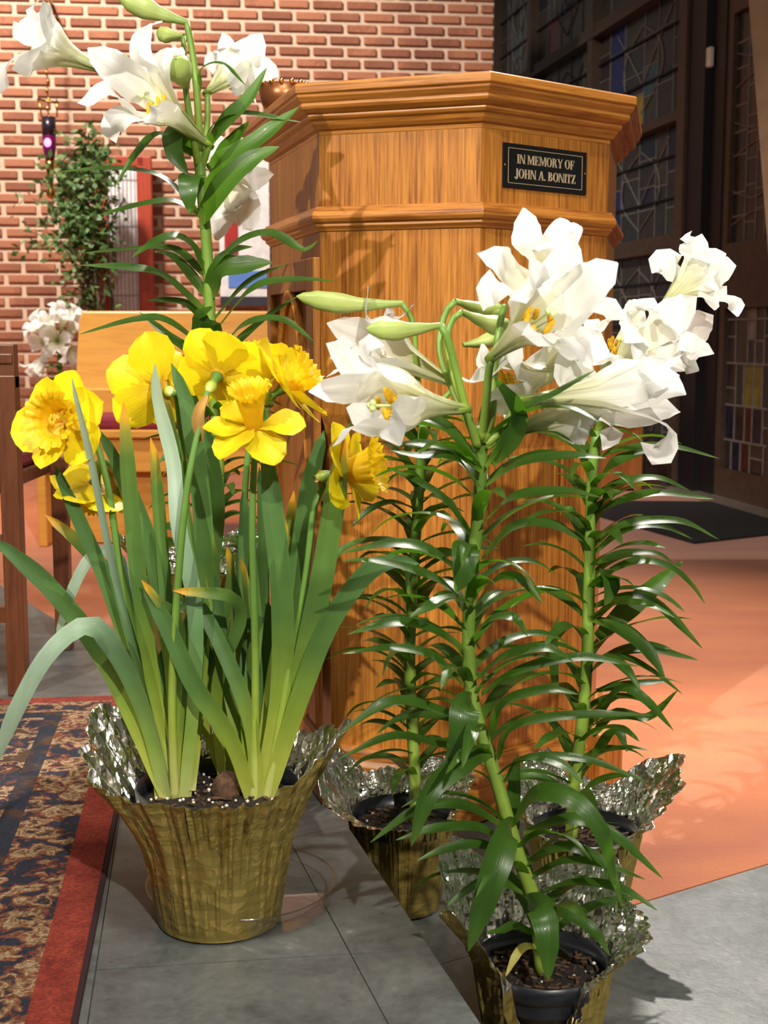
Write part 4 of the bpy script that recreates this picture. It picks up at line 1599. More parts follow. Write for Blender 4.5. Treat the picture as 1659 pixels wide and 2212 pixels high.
stalk(nl, no_, [F(1050, 965, DN), F(1085, 945, DN + 0.02), F(1105, 930, DN + 0.03)], 0.0045, 0.004, M_STEM, 'pedicel', seg=8)
stalk(nl, no_, [F(1020, 930, DN + 0.01), F(985, 860, DN + 0.03), F(950, 760, DN + 0.05), F(960, 680, DN + 0.06), F(985, 650, DN + 0.06)], 0.0042, 0.0036, M_STEM, 'pedicel', seg=14)
stalk(nl, no_, [F(1022, 930, DN + 0.01), F(985, 830, DN + 0.02), F(965, 740, DN + 0.035), F(978, 690, DN + 0.04), F(1000, 674, DN + 0.04)], 0.0042, 0.0036, M_STEM, 'pedicel', seg=14)
bud(nl, no_, F(950, 703, DN - 0.015), F(790, 710, DN - 0.04), 0.0108)
bud(nl, no_, F(983, 650, DN + 0.06), F(1095, 672, DN + 0.09), 0.010)
bud(nl, no_, F(998, 674, DN + 0.04), F(1115, 712, DN + 0.06), 0.011)
# big flower facing the camera on the right
d = DN - 0.02
lily_flower(nl, no_, F(1062, 772, d), F(1180, 668, d - 0.075),
            [[F(1225, 560, d - 0.075), F(1240, 498, d - 0.06)], [F(1290, 600, d - 0.09), F(1334, 568, d - 0.085)], [F(1290, 660, d - 0.12), F(1356, 688, d - 0.115)],
             [F(1235, 735, d - 0.12), F(1282, 785, d - 0.12)], [F(1168, 722, d - 0.115), F(1130, 722, d - 0.13)], [F(1165, 620, d - 0.085), F(1146, 556, d - 0.09)]], seed=5, pw=0.047, rim=0.036)
# flower behind it, facing left
d = DN + 0.05
lily_flower(nl, no_, F(1235, 660, d + 0.05), F(1155, 598, d - 0.03),
            [[F(1140, 520, d - 0.04), F(1131, 448, d - 0.02)], [F(1195, 540, d - 0.02), F(1228, 478, d), F(1243, 492, d + 0.02)], [F(1080, 560, d - 0.06), F(1030, 546, d - 0.05)],
             [F(1085, 615, d - 0.07), F(1048, 640, d - 0.06), F(1044, 672, d - 0.05)], [F(1125, 650, d - 0.06), F(1115, 690, d - 0.05)], [F(1200, 610, d - 0.03), F(1250, 575, d)]], seed=6, pw=0.045)
# lower-left flower
d = DN - 0.015
lily_flower(nl, no_, F(1004, 884, d), F(845, 868, d - 0.06),
            [[F(760, 840, d - 0.07), F(666, 846, d - 0.07)], [F(775, 790, d - 0.05), F(735, 752, d - 0.045), F(742, 722, d - 0.06)], [F(815, 800, d - 0.09), F(790, 750, d - 0.10), F(828, 745, d - 0.115)],
             [F(845, 905, d - 0.10), F(864, 963, d - 0.105)], [F(770, 920, d - 0.10), F(716, 962, d - 0.10)], [F(800, 895, d - 0.02), F(748, 880, d + 0.0)]], seed=8, pw=0.046, rim=0.034, reach=0.95)
# right-hand flower seen from the side
d = DN + 0.01
lily_flower(nl, no_, F(1124, 866, d), F(1362, 850, d + 0.05),
            [[F(1430, 790, d + 0.06), F(1476, 768, d + 0.07)], [F(1440, 830, d + 0.02), F(1482, 852, d + 0.02)], [F(1410, 905, d + 0.02), F(1447, 930, d + 0.02), F(1428, 985, d + 0.02), F(1385, 955, d + 0.02), 0.9],
             [F(1420, 880, d + 0.09), F(1470, 890, d + 0.10)], [F(1410, 800, d + 0.10), F(1450, 800, d + 0.12)], [F(1395, 815, d + 0.01), F(1468, 812, d + 0.0)]], seed=9, pw=0.048, rim=0.036, stamens=False)
# lower right flower, partly hidden
d = DN + 0.03
lily_flower(nl, no_, F(1108, 930, d), F(1245, 893, d + 0.06),
            [[F(1300, 895, d + 0.05), F(1322, 930, d + 0.05), F(1300, 972, d + 0.05), 0.9], [F(1250, 925, d + 0.03), F(1262, 962, d + 0.03)], [F(1290, 862, d + 0.06), F(1330, 850, d + 0.07)],
             [F(1270, 850, d + 0.10), F(1300, 830, d + 0.12)], [F(1240, 860, d + 0.02), F(1275, 850, d + 0.0)], [F(1230, 930, d + 0.10), F(1255, 960, d + 0.12)]], seed=10, pw=0.046, stamens=False)
# shaded flower in the middle, facing left
d = DN + 0.06
lily_flower(nl, no_, F(1225, 800, d + 0.03), F(1085, 832, d - 0.02),
            [[F(1045, 790, d - 0.03), F(1040, 742, d - 0.02)], [F(1025, 820, d - 0.04), F(990, 812, d - 0.04)], [F(1060, 870, d - 0.06), F(1038, 905, d - 0.06)],
             [F(1100, 780, d - 0.05), F(1125, 735, d - 0.06)], [F(1105, 880, d - 0.03), F(1110, 925, d - 0.02)], [F(1140, 790, d + 0.0), F(1180, 745, d + 0.02)]], seed=12, pw=0.046)
d = DN + 0.09
lily_flower(nl, no_, F(1120, 850, d), F(1225, 765, d + 0.02),
            [[F(1240, 720, d - 0.02), F(1235, 690, d)], [F(1280, 760, d), F(1320, 770, d)], [F(1255, 800, d - 0.03), F(1290, 830, d - 0.03)],
             [F(1200, 745, d - 0.05), F(1180, 735, d - 0.06)], [F(1215, 810, d - 0.04), F(1215, 845, d - 0.05)], [F(1260, 740, d + 0.05), F(1300, 720, d + 0.06)]], seed=13, pw=0.046)
# leaves
px_leaves(nl, no_, [
    ([(1060, 1000, 0), (1105, 950, -0.02), (1120, 890, -0.03), (1068, 815, -0.04)], 1.5, (0, -1, 0.2)),
    ([(1050, 1010, 0), (1130, 890, -0.02), (1200, 850, -0.03), (1285, 800, -0.03)], 1.1),
    ([(1040, 1020, 0), (960, 970, -0.02), (880, 960, -0.03), (845, 972, -0.03)], 1.5),
    ([(1030, 1000, 0), (960, 920, 0.0), (880, 900, 0), (830, 925, 0)], 1.4),
    ([(1035, 1050, 0), (980, 990, -0.03), (900, 985, -0.05), (842, 972, -0.05)], 1.4),
    ([(1050, 1050, 0), (1130, 1000, -0.03), (1230, 985, -0.05), (1310, 990, -0.06)], 1.5),
    ([(1045, 1130, 0), (1110, 1075, -0.03), (1220, 1062, -0.05), (1300, 1075, -0.05)], 1.4),
    ([(1020, 1160, 0), (960, 1080, -0.02), (900, 1040, -0.03), (845, 1015, -0.03)], 1.3),
    ([(1040, 1210, 0), (1110, 1140, -0.03), (1190, 1135, -0.05), (1260, 1170, -0.05)], 1.5),
    ([(1010, 1180, -0.01), (1005, 1190, -0.045), (1000, 1240, -0.055), (985, 1280, -0.05)], 2.2, (0, -1, 0.3)),
    ([(1000, 1245, 0), (930, 1190, -0.02), (850, 1175, -0.03), (735, 1195, -0.03)], 1.3),
    ([(990, 1290, 0), (940, 1250, -0.02), (830, 1215, -0.04), (740, 1210, -0.05)], 1.2),
    ([(1015, 1300, 0), (970, 1290, -0.03), (930, 1310, -0.06), (885, 1333, -0.07)], 1.6),
    ([(1030, 1310, 0), (1070, 1255, -0.03), (1120, 1250, -0.05), (1172, 1305, -0.06)], 1.4),
    ([(1000, 1400, 0), (930, 1360, -0.02), (850, 1345, -0.04), (752, 1370, -0.05)], 1.4),
    ([(1020, 1380, 0), (1060, 1340, -0.03), (1110, 1335, -0.05), (1140, 1375, -0.05)], 1.4),
    ([(1000, 1480, 0), (940, 1420, -0.02), (850, 1400, -0.04), (740, 1412, -0.05)], 1.1),
    ([(1030, 1470, 0), (1090, 1420, -0.03), (1180, 1400, -0.05), (1240, 1430, -0.05)], 1.4),
    ([(1040, 1500, 0), (1120, 1450, -0.02), (1250, 1420, -0.03), (1380, 1440, -0.03)], 1.2),
    ([(1020, 1520, -0.01), (1005, 1530, -0.05), (992, 1600, -0.06), (967, 1652, -0.05)], 2.4, (0, -1, 0.3)),
    ([(1040, 1570, 0), (960, 1540, -0.03), (850, 1515, -0.06), (738, 1580, -0.08)], 1.4),
    ([(1030, 1600, 0), (960, 1610, -0.02), (850, 1590, -0.05), (730, 1640, -0.07)], 1.0),
    ([(1060, 1620, 0), (1010, 1640, -0.04), (930, 1710, -0.07), (888, 1828, -0.08)], 1.9, (0.4, -1, 0.4)),
    ([(1060, 1590, 0), (1090, 1520, -0.02), (1180, 1490, -0.04), (1250, 1500, -0.05)], 1.4),
    ([(1075, 1640, 0), (1110, 1570, -0.02), (1250, 1545, -0.04), (1410, 1545, -0.05)], 1.1),
    ([(1090, 1690, 0), (1130, 1640, -0.02), (1260, 1640, -0.04), (1400, 1690, -0.05)], 0.9),
    ([(1110, 1780, 0), (1160, 1715, -0.05), (1240, 1730, -0.08), (1300, 1800, -0.09), (1330, 1920, -0.09)], 1.7, (-0.3, -0.8, 0.9)),
    ([(1130, 1800, 0), (1230, 1770, -0.03), (1320, 1800, -0.05), (1432, 1898, -0.06)], 1.3),
    ([(1130, 1870, 0), (1220, 1830, -0.03), (1310, 1870, -0.05), (1345, 1960, -0.06)], 1.2),
    ([(1140, 1900, 0), (1220, 1860, -0.03), (1310, 1870, -0.05), (1395, 1900, -0.05)], 0.9),
    ([(1105, 1790, -0.01), (1095, 1800, -0.05), (1060, 1900, -0.08), (1012, 2055, -0.08)], 2.5, (0.25, -1, 0.3)),
    ([(1095, 1790, 0), (1000, 1740, -0.03), (900, 1750, -0.04), (800, 1820, -0.05)], 1.2),
    ([(1100, 1840, 0), (1040, 1790, -0.03), (940, 1790, -0.05), (855, 1815, -0.06)], 1.2),
    ([(1110, 1860, 0), (1040, 1825, -0.02), (960, 1835, -0.03), (900, 1860, -0.04)], 1.1),
    ([(1140, 1950, -0.01), (1165, 1960, -0.05), (1180, 2010, -0.075), (1185, 2118, -0.085)], 2.3, (0, -1, 0.3)),
    ([(1160, 2000, 0), (1210, 1970, -0.03), (1280, 2010, -0.05), (1318, 2065, -0.05)], 1.4),
    ([(1130, 1930, 0), (1060, 1900, -0.02), (1000, 1930, -0.03), (965, 1958, -0.04)], 1.0),
    ([(1160, 2020, 0), (1110, 2000, -0.02), (1085, 2010, -0.03), (1050, 2015, -0.04)], 1.0),
    ([(1170, 2050, 0), (1140, 2045, -0.02), (1118, 2060, -0.04), (1092, 2110, -0.05)], 0.9, (0, -0.5, 1), M_LEAFY),
], DN, M_LEAF, 0.0138)
auto_leaves(nl, no_, nst, 54, 0.06, 0.985, 0.145, 0.0175, 21, M_LEAF, skip=((0.27, 0.36),))

# ---- lily at the right rear
rl, ro_ = lily_root('easter_lily', 1262, 1785, ZL + HR, 'Easter lily at the right edge of the lectern, tall foil ear beside the carpet')
DR = ro_.y

foil_wrap(rl, ro_, RB, RR, HR, [(270, 0.086, 0.142), (235, 0.09, 0.145), (200, 0.1, 0.175), (170, 0.105, 0.205), (140, 0.105, 0.225), (118, 0.098, 0.235), (95, 0.094, 0.19), (60, 0.1, 0.18),
                                (30, 0.125, 0.225), (8, 0.145, 0.245), (350, 0.135, 0.215), (325, 0.112, 0.18), (300, 0.095, 0.15)], 5, M_SILV)
pot_and_soil(rl, RB, RR, HR, HR - 0.018, 12, perlite=5, bark=80)
rst = [F(1235, 1775, DR), F(1240, 1690, DR), F(1258, 1560, DR), F(1268, 1420, DR), F(1272, 1280, DR), F(1276, 1120, DR), F(1280, 1010, DR), F(1290, 930, DR)]
rst[0].z = ro_.z + HR - 0.02
stalk(rl, ro_, rst, 0.0095, 0.0075, M_STEM, seg=36)
stalk(rl, ro_, [F(1290, 930, DR), F(1330, 850, DR), F(1380, 760, DR), F(1425, 668, DR)], 0.005, 0.0042, M_STEM, 'pedicel', seg=12)
stalk(rl, ro_, [F(1290, 935, DR), F(1310, 870, DR - 0.02), F(1325, 800, DR - 0.02)], 0.005, 0.0042, M_STEM, 'pedicel', seg=12)
d = DR
lily_flower(rl, ro_, F(1425, 668, d), F(1510, 592, d + 0.01),
            [[F(1500, 545, d - 0.05), F(1495, 512, d - 0.06), F(1468, 515, d - 0.05), 0.5], [F(1460, 585, d + 0.05), F(1425, 565, d + 0.05), F(1408, 590, d + 0.05)], [F(1535, 560, d - 0.02), F(1568, 550, d + 0.0)],
             [F(1550, 590, d - 0.01), F(1590, 575, d)], [F(1540, 640, d - 0.02), F(1585, 648, d - 0.03), F(1592, 684, d - 0.03), 0.9], [F(1520, 630, d + 0.05), F(1545, 670, d + 0.07)]], seed=21, pw=0.05, rim=0.04, stamens=False)
d = DR - 0.03
lily_flower(rl, ro_, F(1322, 800, d), F(1405, 722, d - 0.06),
            [[F(1395, 670, d - 0.06), F(1378, 645, d - 0.04), F(1345, 690, d - 0.04)], [F(1445, 690, d - 0.05), F(1505, 640, d - 0.06)], [F(1470, 740, d - 0.07), F(1530, 740, d - 0.06)],
             [F(1440, 775, d - 0.09), F(1480, 800, d - 0.1)], [F(1385, 760, d - 0.12), F(1370, 785, d - 0.13)], [F(1375, 710, d - 0.11), F(1350, 740, d - 0.12)]], seed=22, pw=0.052, rim=0.04, stamens=False)
d = DR + 0.04
lily_flower(rl, ro_, F(1335, 830, d), F(1450, 745, d + 0.02),
            [[F(1470, 690, d), F(1500, 660, d)], [F(1510, 700, d), F(1540, 680, d + 0.02)], [F(1510, 755, d), F(1543, 762, d)],
             [F(1480, 790, d - 0.02), F(1510, 800, d - 0.02)], [F(1440, 790, d - 0.04), F(1450, 820, d - 0.05)], [F(1430, 720, d - 0.05), F(1420, 690, d - 0.06)]], seed=23, pw=0.05, rim=0.038, stamens=False)
d = DR + 0.02
lily_flower(rl, ro_, F(1300, 830, d), F(1340, 730, d - 0.05),
            [[F(1320, 690, d - 0.06), F(1300, 660, d - 0.05)], [F(1365, 690, d - 0.06), F(1390, 665, d - 0.05)], [F(1385, 740, d - 0.08), F(1400, 770, d - 0.08)],
             [F(1345, 780, d - 0.1), F(1350, 805, d - 0.11)], [F(1300, 760, d - 0.09), F(1275, 790, d - 0.09)], [F(1290, 710, d - 0.07), F(1262, 690, d - 0.06)]], seed=24, pw=0.05, rim=0.036)


def c3(x, y): return (1100 + x / 2.968, 900 + y / 2.968)


px_leaves(rl, ro_, [
    ([(*c3(560, 430), 0), (*c3(690, 290), -0.02), (*c3(950, 200), -0.02)], 1.5),
    ([(*c3(560, 260), 0), (*c3(760, 205), -0.02), (*c3(1040, 195), -0.03), (*c3(1345, 268), -0.03)], 1.2),
    ([(*c3(560, 500), 0), (*c3(740, 420), -0.02), (*c3(950, 395), -0.03), (*c3(1155, 472), -0.03)], 1.2),
    ([(*c3(560, 620), 0), (*c3(720, 540), -0.02), (*c3(950, 492), -0.03), (*c3(1310, 528), -0.03)], 1.4),
    ([(*c3(530, 640), 0), (*c3(600, 520), -0.03), (*c3(735, 480), -0.04)], 2.0),
    ([(*c3(500, 720), 0), (*c3(430, 620), -0.03), (*c3(350, 580), -0.03)], 2.0),
    ([(*c3(540, 840), 0), (*c3(720, 700), -0.02), (*c3(1080, 670), -0.03), (*c3(1345, 788), -0.03)], 1.3),
    ([(*c3(540, 880), 0), (*c3(760, 715), -0.02), (*c3(980, 705), -0.02), (*c3(1175, 785), -0.02)], 1.3),
    ([(*c3(540, 950), 0), (*c3(740, 880), 0.02), (*c3(950, 880), 0.02), (*c3(1055, 945), 0.02)], 1.2),
    ([(*c3(540, 1050), 0), (*c3(800, 930), -0.02), (*c3(1020, 960), -0.03), (*c3(1170, 1080), -0.03), (*c3(1255, 1200), -0.03)], 1.2),
    ([(*c3(560, 1420), 0.0), (*c3(760, 1230), 0.03), (*c3(940, 1080), 0.05), (*c3(1112, 925), 0.06)], 2.2, (0.3, -1, 0.4)),
    ([(*c3(540, 1220), 0), (*c3(760, 1155), -0.02), (*c3(950, 1210), -0.03), (*c3(1240, 1488), -0.04)], 1.5),
    ([(*c3(540, 1300), 0), (*c3(720, 1370), -0.03), (*c3(880, 1500), -0.04), (*c3(1000, 1675), -0.05)], 2.0),
    ([(*c3(560, 1060), 0), (*c3(640, 1030), -0.05), (*c3(650, 1110), -0.06), (*c3(612, 1212), -0.06)], 2.2, (0.3, -1, 0.4)),
    ([(*c3(560, 1560), 0), (*c3(850, 1490), -0.01), (*c3(1215, 1562), -0.01)], 1.4),
    ([(*c3(580, 1580), 0), (*c3(720, 1540), -0.02), (*c3(900, 1620), -0.03), (*c3(1110, 1778), -0.03)], 0.9),
    ([(*c3(560, 1760), 0), (*c3(760, 1720), 0.02), (*c3(1050, 1690), 0.03)], 1.1),
    ([(1285, 1560, 0), (1340, 1490, -0.03), (1390, 1510, -0.05), (1455, 1578, -0.05)], 1.5),
    ([(1280, 1590, 0), (1330, 1540, 0.01), (1400, 1550, 0.01), (1465, 1490, 0.01)], 1.2),
    ([(1275, 1640, 0), (1330, 1580, -0.02), (1355, 1625, -0.03)], 1.4),
    ([(1200, 1500, -0.01), (1195, 1400, -0.02), (1205, 1330, -0.03)], 1.0),
], DR, M_LEAF, 0.0145)
auto_leaves(rl, ro_, rst, 60, 0.08, 0.98, 0.14, 0.019, 22, M_LEAF, e0=(30, 60), droop=(50, 90))

# ---- lily at the left rear, in the lectern's shade
ll, lo_ = lily_root('easter_lily', 868, 1752, ZL + HR, 'shaded Easter lily between the daffodils and the lectern front')
DL = lo_.y

foil_wrap(ll, lo_, RB, RR, HR, [(270, 0.088, 0.15), (235, 0.1, 0.15), (205, 0.12, 0.17), (178, 0.13, 0.24), (150, 0.115, 0.225), (120, 0.098, 0.18), (90, 0.094, 0.18), (60, 0.098, 0.2),
                                (30, 0.112, 0.225), (0, 0.105, 0.2), (330, 0.096, 0.165), (300, 0.09, 0.15)], 8, M_SILV)
pot_and_soil(ll, RB, RR, HR, HR - 0.018, 13, perlite=5, bark=60)
lst = [F(898, 1740, DL), F(895, 1660, DL), F(890, 1560, DL), F(885, 1430, DL), F(890, 1280, DL), F(900, 1130, DL), F(910, 990, DL), F(915, 900, DL)]
lst[0].z = lo_.z + HR - 0.02
stalk(ll, lo_, lst, 0.0095, 0.0075, M_STEM, seg=36)
stalk(ll, lo_, [F(915, 905, DL), F(900, 800, DL), F(893, 700, DL), F(868, 655, DL)], 0.0045, 0.004, M_STEM, 'pedicel', seg=14)
stalk(ll, lo_, [F(915, 905, DL), F(960, 860, DL), F(985, 832, DL)], 0.0045, 0.004, M_STEM, 'pedicel', seg=10)
bud(ll, lo_, F(870, 655, DL), F(640, 640, DL - 0.01), 0.0145)
bud(ll, lo_, F(1000, 745, DL), F(1085, 725, DL + 0.02), 0.011)
d = DL
lily_flower(ll, lo_, F(985, 832, d), F(812, 742, d - 0.02),
            [[F(795, 690, d - 0.03), F(794, 618, d - 0.02)], [F(770, 720, d), F(706, 698, d + 0.0)], [F(860, 690, d + 0.0), F(893, 656, d + 0.02)],
             [F(765, 780, d - 0.03), F(725, 800, d - 0.03)], [F(800, 800, d - 0.05), F(770, 840, d - 0.05)], [F(840, 700, d + 0.06), F(835, 660, d + 0.08)]], seed=31, pw=0.05, rim=0.04, stamens=False)
d = DL - 0.02
lily_flower(ll, lo_, F(880, 880, d), F(780, 800, d - 0.03),
            [[F(745, 760, d - 0.03), F(712, 775, d - 0.02)], [F(740, 800, d - 0.04), F(705, 815, d - 0.04)], [F(790, 760, d), F(785, 735, d)], [F(760, 830, d - 0.05), F(735, 860, d - 0.05)], [F(800, 835, d - 0.06), F(795, 870, d - 0.06)], [F(810, 780, d + 0.03), F(830, 750, d + 0.04)]], seed=32, pw=0.045, stamens=False)
auto_leaves(ll, lo_, lst, 84, 0.10, 1.0, 0.13, 0.0165, 23, M_LEAF, e0=(25, 55), droop=(50, 95))

# ---- tall lily at the left of the lectern, on a low stand
DT = 2.10
tb = atD(425, 1440, DT)
ZS = 0.165
stand = empty('plant_stand', (tb.x, tb.y, 0.0))
tag(stand, 'low round wooden stand holding the tall lily behind the daffodils', 'plant stand')
mb = MB()
mb.lathe([(0.001, ZS - 0.02), (0.085, ZS - 0.02), (0.09, ZS - 0.015), (0.09, ZS - 0.004), (0.086, ZS), (0.001, ZS)], n=32)
mb.build('stand_top', [M_CHAIR], stand)
for k in range(3):
    a = 2 * math.pi * k / 3 + 0.4
    mb = MB()
    mb.tube([(0.055 * math.cos(a), 0.055 * math.sin(a), ZS - 0.019), (0.078 * math.cos(a), 0.078 * math.sin(a), 0.003)], [0.011, 0.008], 10)
    mb.build('leg', [M_CHAIR], stand, smooth=True)
to = V((tb.x, tb.y, ZS))
tlr = empty('easter_lily', to)
tag(tlr, 'tallest Easter lily, raised on a stand to the left of the lectern', 'potted lily', 'potted Easter lilies')
foil_wrap(tlr, to, RB, RR, HR, [(270, 0.1, 0.17), (225, 0.115, 0.2), (190, 0.13, 0.235), (150, 0.11, 0.19), (100, 0.1, 0.18), (50, 0.115, 0.22), (10, 0.12, 0.21), (320, 0.1, 0.17)], 9, M_SILV)
pot_and_soil(tlr, RB, RR, HR, HR - 0.018, 14, perlite=5, bark=20)
tst = [F(440, 1200, DT), F(470, 1060, DT), F(463, 880, DT), F(456, 760, DT), F(452, 640, DT), F(446, 520, DT), F(436, 410, DT), F(430, 330, DT)]
tst.insert(0, V((to.x, to.y, to.z + HR - 0.02)))
tst.pop(1)
stalk(tlr, to, tst, 0.0095, 0.0085, M_STEM, seg=44)
stalk(tlr, to, [F(432, 350, DT), F(428, 240, DT - 0.01), F(418, 130, DT - 0.01), F(403, 48, DT - 0.01)], 0.0062, 0.0048, M_STEM, 'pedicel', seg=16)
stalk(tlr, to, [F(428, 360, DT), F(418, 300, DT - 0.03), F(408, 240, DT - 0.04), F(400, 185, DT - 0.045)], 0.0058, 0.0045, M_STEM, 'pedicel', seg=14)
stalk(tlr, to, [F(440, 340, DT), F(448, 260, DT + 0.02), F(448, 205, DT + 0.03)], 0.0055, 0.0045, M_STEM, 'pedicel', seg=12)
stalk(tlr, to, [F(436, 360, DT), F(446, 330, DT - 0.01), F(452, 314, DT - 0.01)], 0.0058, 0.005, M_STEM, 'pedicel', seg=8)
stalk(tlr, to, [F(430, 350, DT), F(405, 230, DT + 0.03), F(398, 120, DT + 0.04), F(396, 78, DT + 0.04)], 0.005, 0.004, M_STEM, 'pedicel', seg=12)
stalk(tlr, to, [F(430, 350, DT), F(380, 250, DT + 0.04), F(300, 180, DT + 0.05), F(222, 152, DT + 0.04)], 0.005, 0.0045, M_STEM, 'pedicel', seg=14)
bud(tlr, to, F(403, 48, DT - 0.01), F(252, -12, DT - 0.03), 0.0165)
bud(tlr, to, F(397, 78, DT + 0.04), F(340, 70, DT + 0.08), 0.012)
bud(tlr, to, F(402, 188, DT - 0.045), F(380, 128, DT - 0.11), 0.020)
# main flower
d = DT - 0.01
lily_flower(tlr, to, F(452, 314, d), F(318, 204, d - 0.10),
            [[F(305, 120, d - 0.10), F(312, 62, d - 0.08), F(350, 44, d - 0.055)], [F(240, 140, d - 0.12), F(190, 104, d - 0.10)], [F(275, 250, d - 0.135), F(240, 275, d - 0.125), F(250, 310, d - 0.10), -0.6],
             [F(322, 250, d - 0.14), F(352, 240, d - 0.135)], [F(352, 130, d - 0.09), F(378, 102, d - 0.07), F(402, 134, d - 0.05)], [F(238, 200, d - 0.135), F(166, 222, d - 0.115)]], seed=41, pw=0.05, rim=0.036)
# far-left flower turned away
d = DT + 0.03
lily_flower(tlr, to, F(220, 152, d), F(95, 98, d - 0.03),
            [[F(70, 30, d - 0.02), F(88, -10, d - 0.03)], [F(50, 120, d - 0.08), F(12, 150, d - 0.08), F(-6, 205, d - 0.07), -0.8], [F(50, 70, d - 0.05), F(28, 45, d - 0.05)],
             [F(70, 140, d - 0.09), F(25, 150, d - 0.1)], [F(60, 60, d + 0.03), F(30, 70, d + 0.05)], [F(105, 40, d - 0.08), F(92, 0, d - 0.09)]], seed=42, pw=0.05, rim=0.04, stamens=False)
# flower to the right, turned away
d = DT + 0.04
lily_flower(tlr, to, F(448, 200, d), F(510, 150, d + 0.05),
            [[F(490, 105, d + 0.02), F(478, 70, d + 0.02)], [F(545, 105, d + 0.03), F(566, 72, d + 0.03)], [F(570, 150, d + 0.02), F(602, 165, d + 0.03)],
             [F(545, 195, d + 0.0), F(552, 225, d + 0.0)], [F(500, 190, d - 0.02), F(520, 205, d - 0.03)], [F(470, 140, d + 0.06), F(442, 140, d + 0.08)]], seed=43, pw=0.05, rim=0.038, stamens=False)
# pale flower behind the stem
d = DT + 0.07
lily_flower(tlr, to, F(455, 360, d - 0.02), F(490, 392, d + 0.07),
            [[F(545, 385, d + 0.09), F(592, 376, d + 0.08)], [F(525, 440, d + 0.09), F(545, 500, d + 0.06)], [F(480, 460, d + 0.09), F(470, 520, d + 0.06)],
             [F(430, 410, d + 0.09), F(370, 398, d + 0.07)], [F(470, 340, d + 0.09), F(478, 292, d + 0.07)], [F(520, 345, d + 0.1), F(538, 300, d + 0.08)]], seed=44, pw=0.052, rim=0.036, stamens=False)


def c1(x, y): return (x / 2.37, y / 2.37)
def c2(x, y): return (x / 2.37, 400 + y / 2.37)


px_leaves(tlr, to, [
    ([(432, 468, 0), (380, 437, -0.02), (320, 440, -0.04), (213, 465, -0.05)], 1.3),
    ([(430, 460, 0), (*c1(850, 920), -0.02), (*c1(680, 870), -0.03), (*c1(500, 865), -0.03), (*c1(270, 885), -0.03)], 1.0),
    ([(425, 330, 0), (346, 289, -0.02), (295, 332, -0.04), (249, 402, -0.05)], 1.0),
    ([(434, 478, -0.01), (485, 400, -0.05), (545, 345, -0.06), (603, 317, -0.06)], 2.4, (-0.2, -1, 0.5)),
    ([(440, 420, 0), (500, 345, -0.03), (560, 300, -0.04), (645, 232, -0.04)], 1.9, (-0.3, -1, 0.5)),
    ([(445, 300, 0), (470, 262, -0.02), (520, 245, -0.03), (650, 264, -0.04)], 1.1),
    ([(445, 320, 0), (490, 260, -0.03), (535, 215, -0.04), (576, 147, -0.04)], 1.5, (-0.3, -1, 0.4)),
    ([(455, 360, 0), (490, 320, -0.01), (538, 262, -0.01)], 1.4, (-0.3, -1, 0.4)),
    ([(432, 380, -0.01), (412, 384, -0.06), (408, 420, -0.075), (414, 464, -0.07)], 2.0, (-0.1, -1, 0.2)),
    ([(425, 330, 0), (380, 290, -0.03), (378, 330, -0.05), (406, 378, -0.05)], 1.9, (-0.2, -1, 0.2)),
    ([(430, 200, -0.01), (436, 150, -0.02), (480, 138, -0.03), (532, 186, -0.03)], 0.7),
    ([(446, 592, 0), (413, 531, -0.02), (371, 512, -0.04), (325, 530, -0.06), (285, 556, -0.07)], 1.7),
    ([(446, 600, 0), (380, 540, 0.03), (290, 538, 0.04), (180, 547, 0.04)], 1.0),
    ([(447, 640, 0), (380, 560, 0.0), (335, 543, 0.0)], 1.3),
    ([(448, 680, 0), (359, 602, -0.03), (295, 581, -0.05), (173, 573, -0.06)], 1.6),
    ([(450, 600, 0), (506, 533, -0.03), (582, 505, -0.05), (655, 541, -0.06), (686, 520, -0.06)], 1.8),
    ([(452, 590, 0), (500, 545, 0.02), (546, 533, 0.02)], 1.5),
    ([(451, 640, 0), (477, 583, -0.03), (520, 575, -0.04), (588, 567, -0.05)], 2.2, (0, -1, 0.6)),
    ([(456, 700, 0), (536, 611, -0.03), (624, 569, -0.04)], 1.2),
    ([(458, 725, 0), (548, 624, -0.05), (640, 605, -0.06), (728, 608, -0.07)], 1.4),
    ([(460, 775, 0), (527, 704, -0.05), (608, 691, -0.07), (680, 740, -0.08)], 1.4),
    ([(462, 785, 0), (570, 691, 0), (643, 640, 0.0)], 1.1),
    ([(454, 795, -0.01), (450, 740, -0.05), (447, 686, -0.075), (447, 676, -0.11)], 3.0, (0, -1, 0.3)),
    ([(450, 760, 0), (363, 695, -0.03), (295, 691, -0.05), (169, 723, -0.06)], 1.2),
    ([(454, 800, 0), (371, 738, -0.03), (333, 742, -0.04), (324, 770, -0.05)], 1.4),
    ([(452, 775, 0), (380, 738, 0.02), (300, 674, 0.02)], 1.2),
    ([(450, 700, 0), (397, 655, 0.0), (316, 649, 0)], 1.2),
    ([(455, 830, 0), (370, 775, -0.03), (291, 792, -0.05), (236, 849, -0.06)], 1.3),
    ([(458, 860, 0), (520, 790, 0.02), (585, 780, 0.03)], 1.2),
], DT, M_LEAF, 0.0185)
auto_leaves(tlr, to, tst, 52, 0.03, 0.5, 0.13, 0.017, 24, M_LEAF, e0=(25, 55), droop=(50, 95))

# ------------------------------------------------------------------ daffodils
DD = onZ(475, 1985, 0.0).y

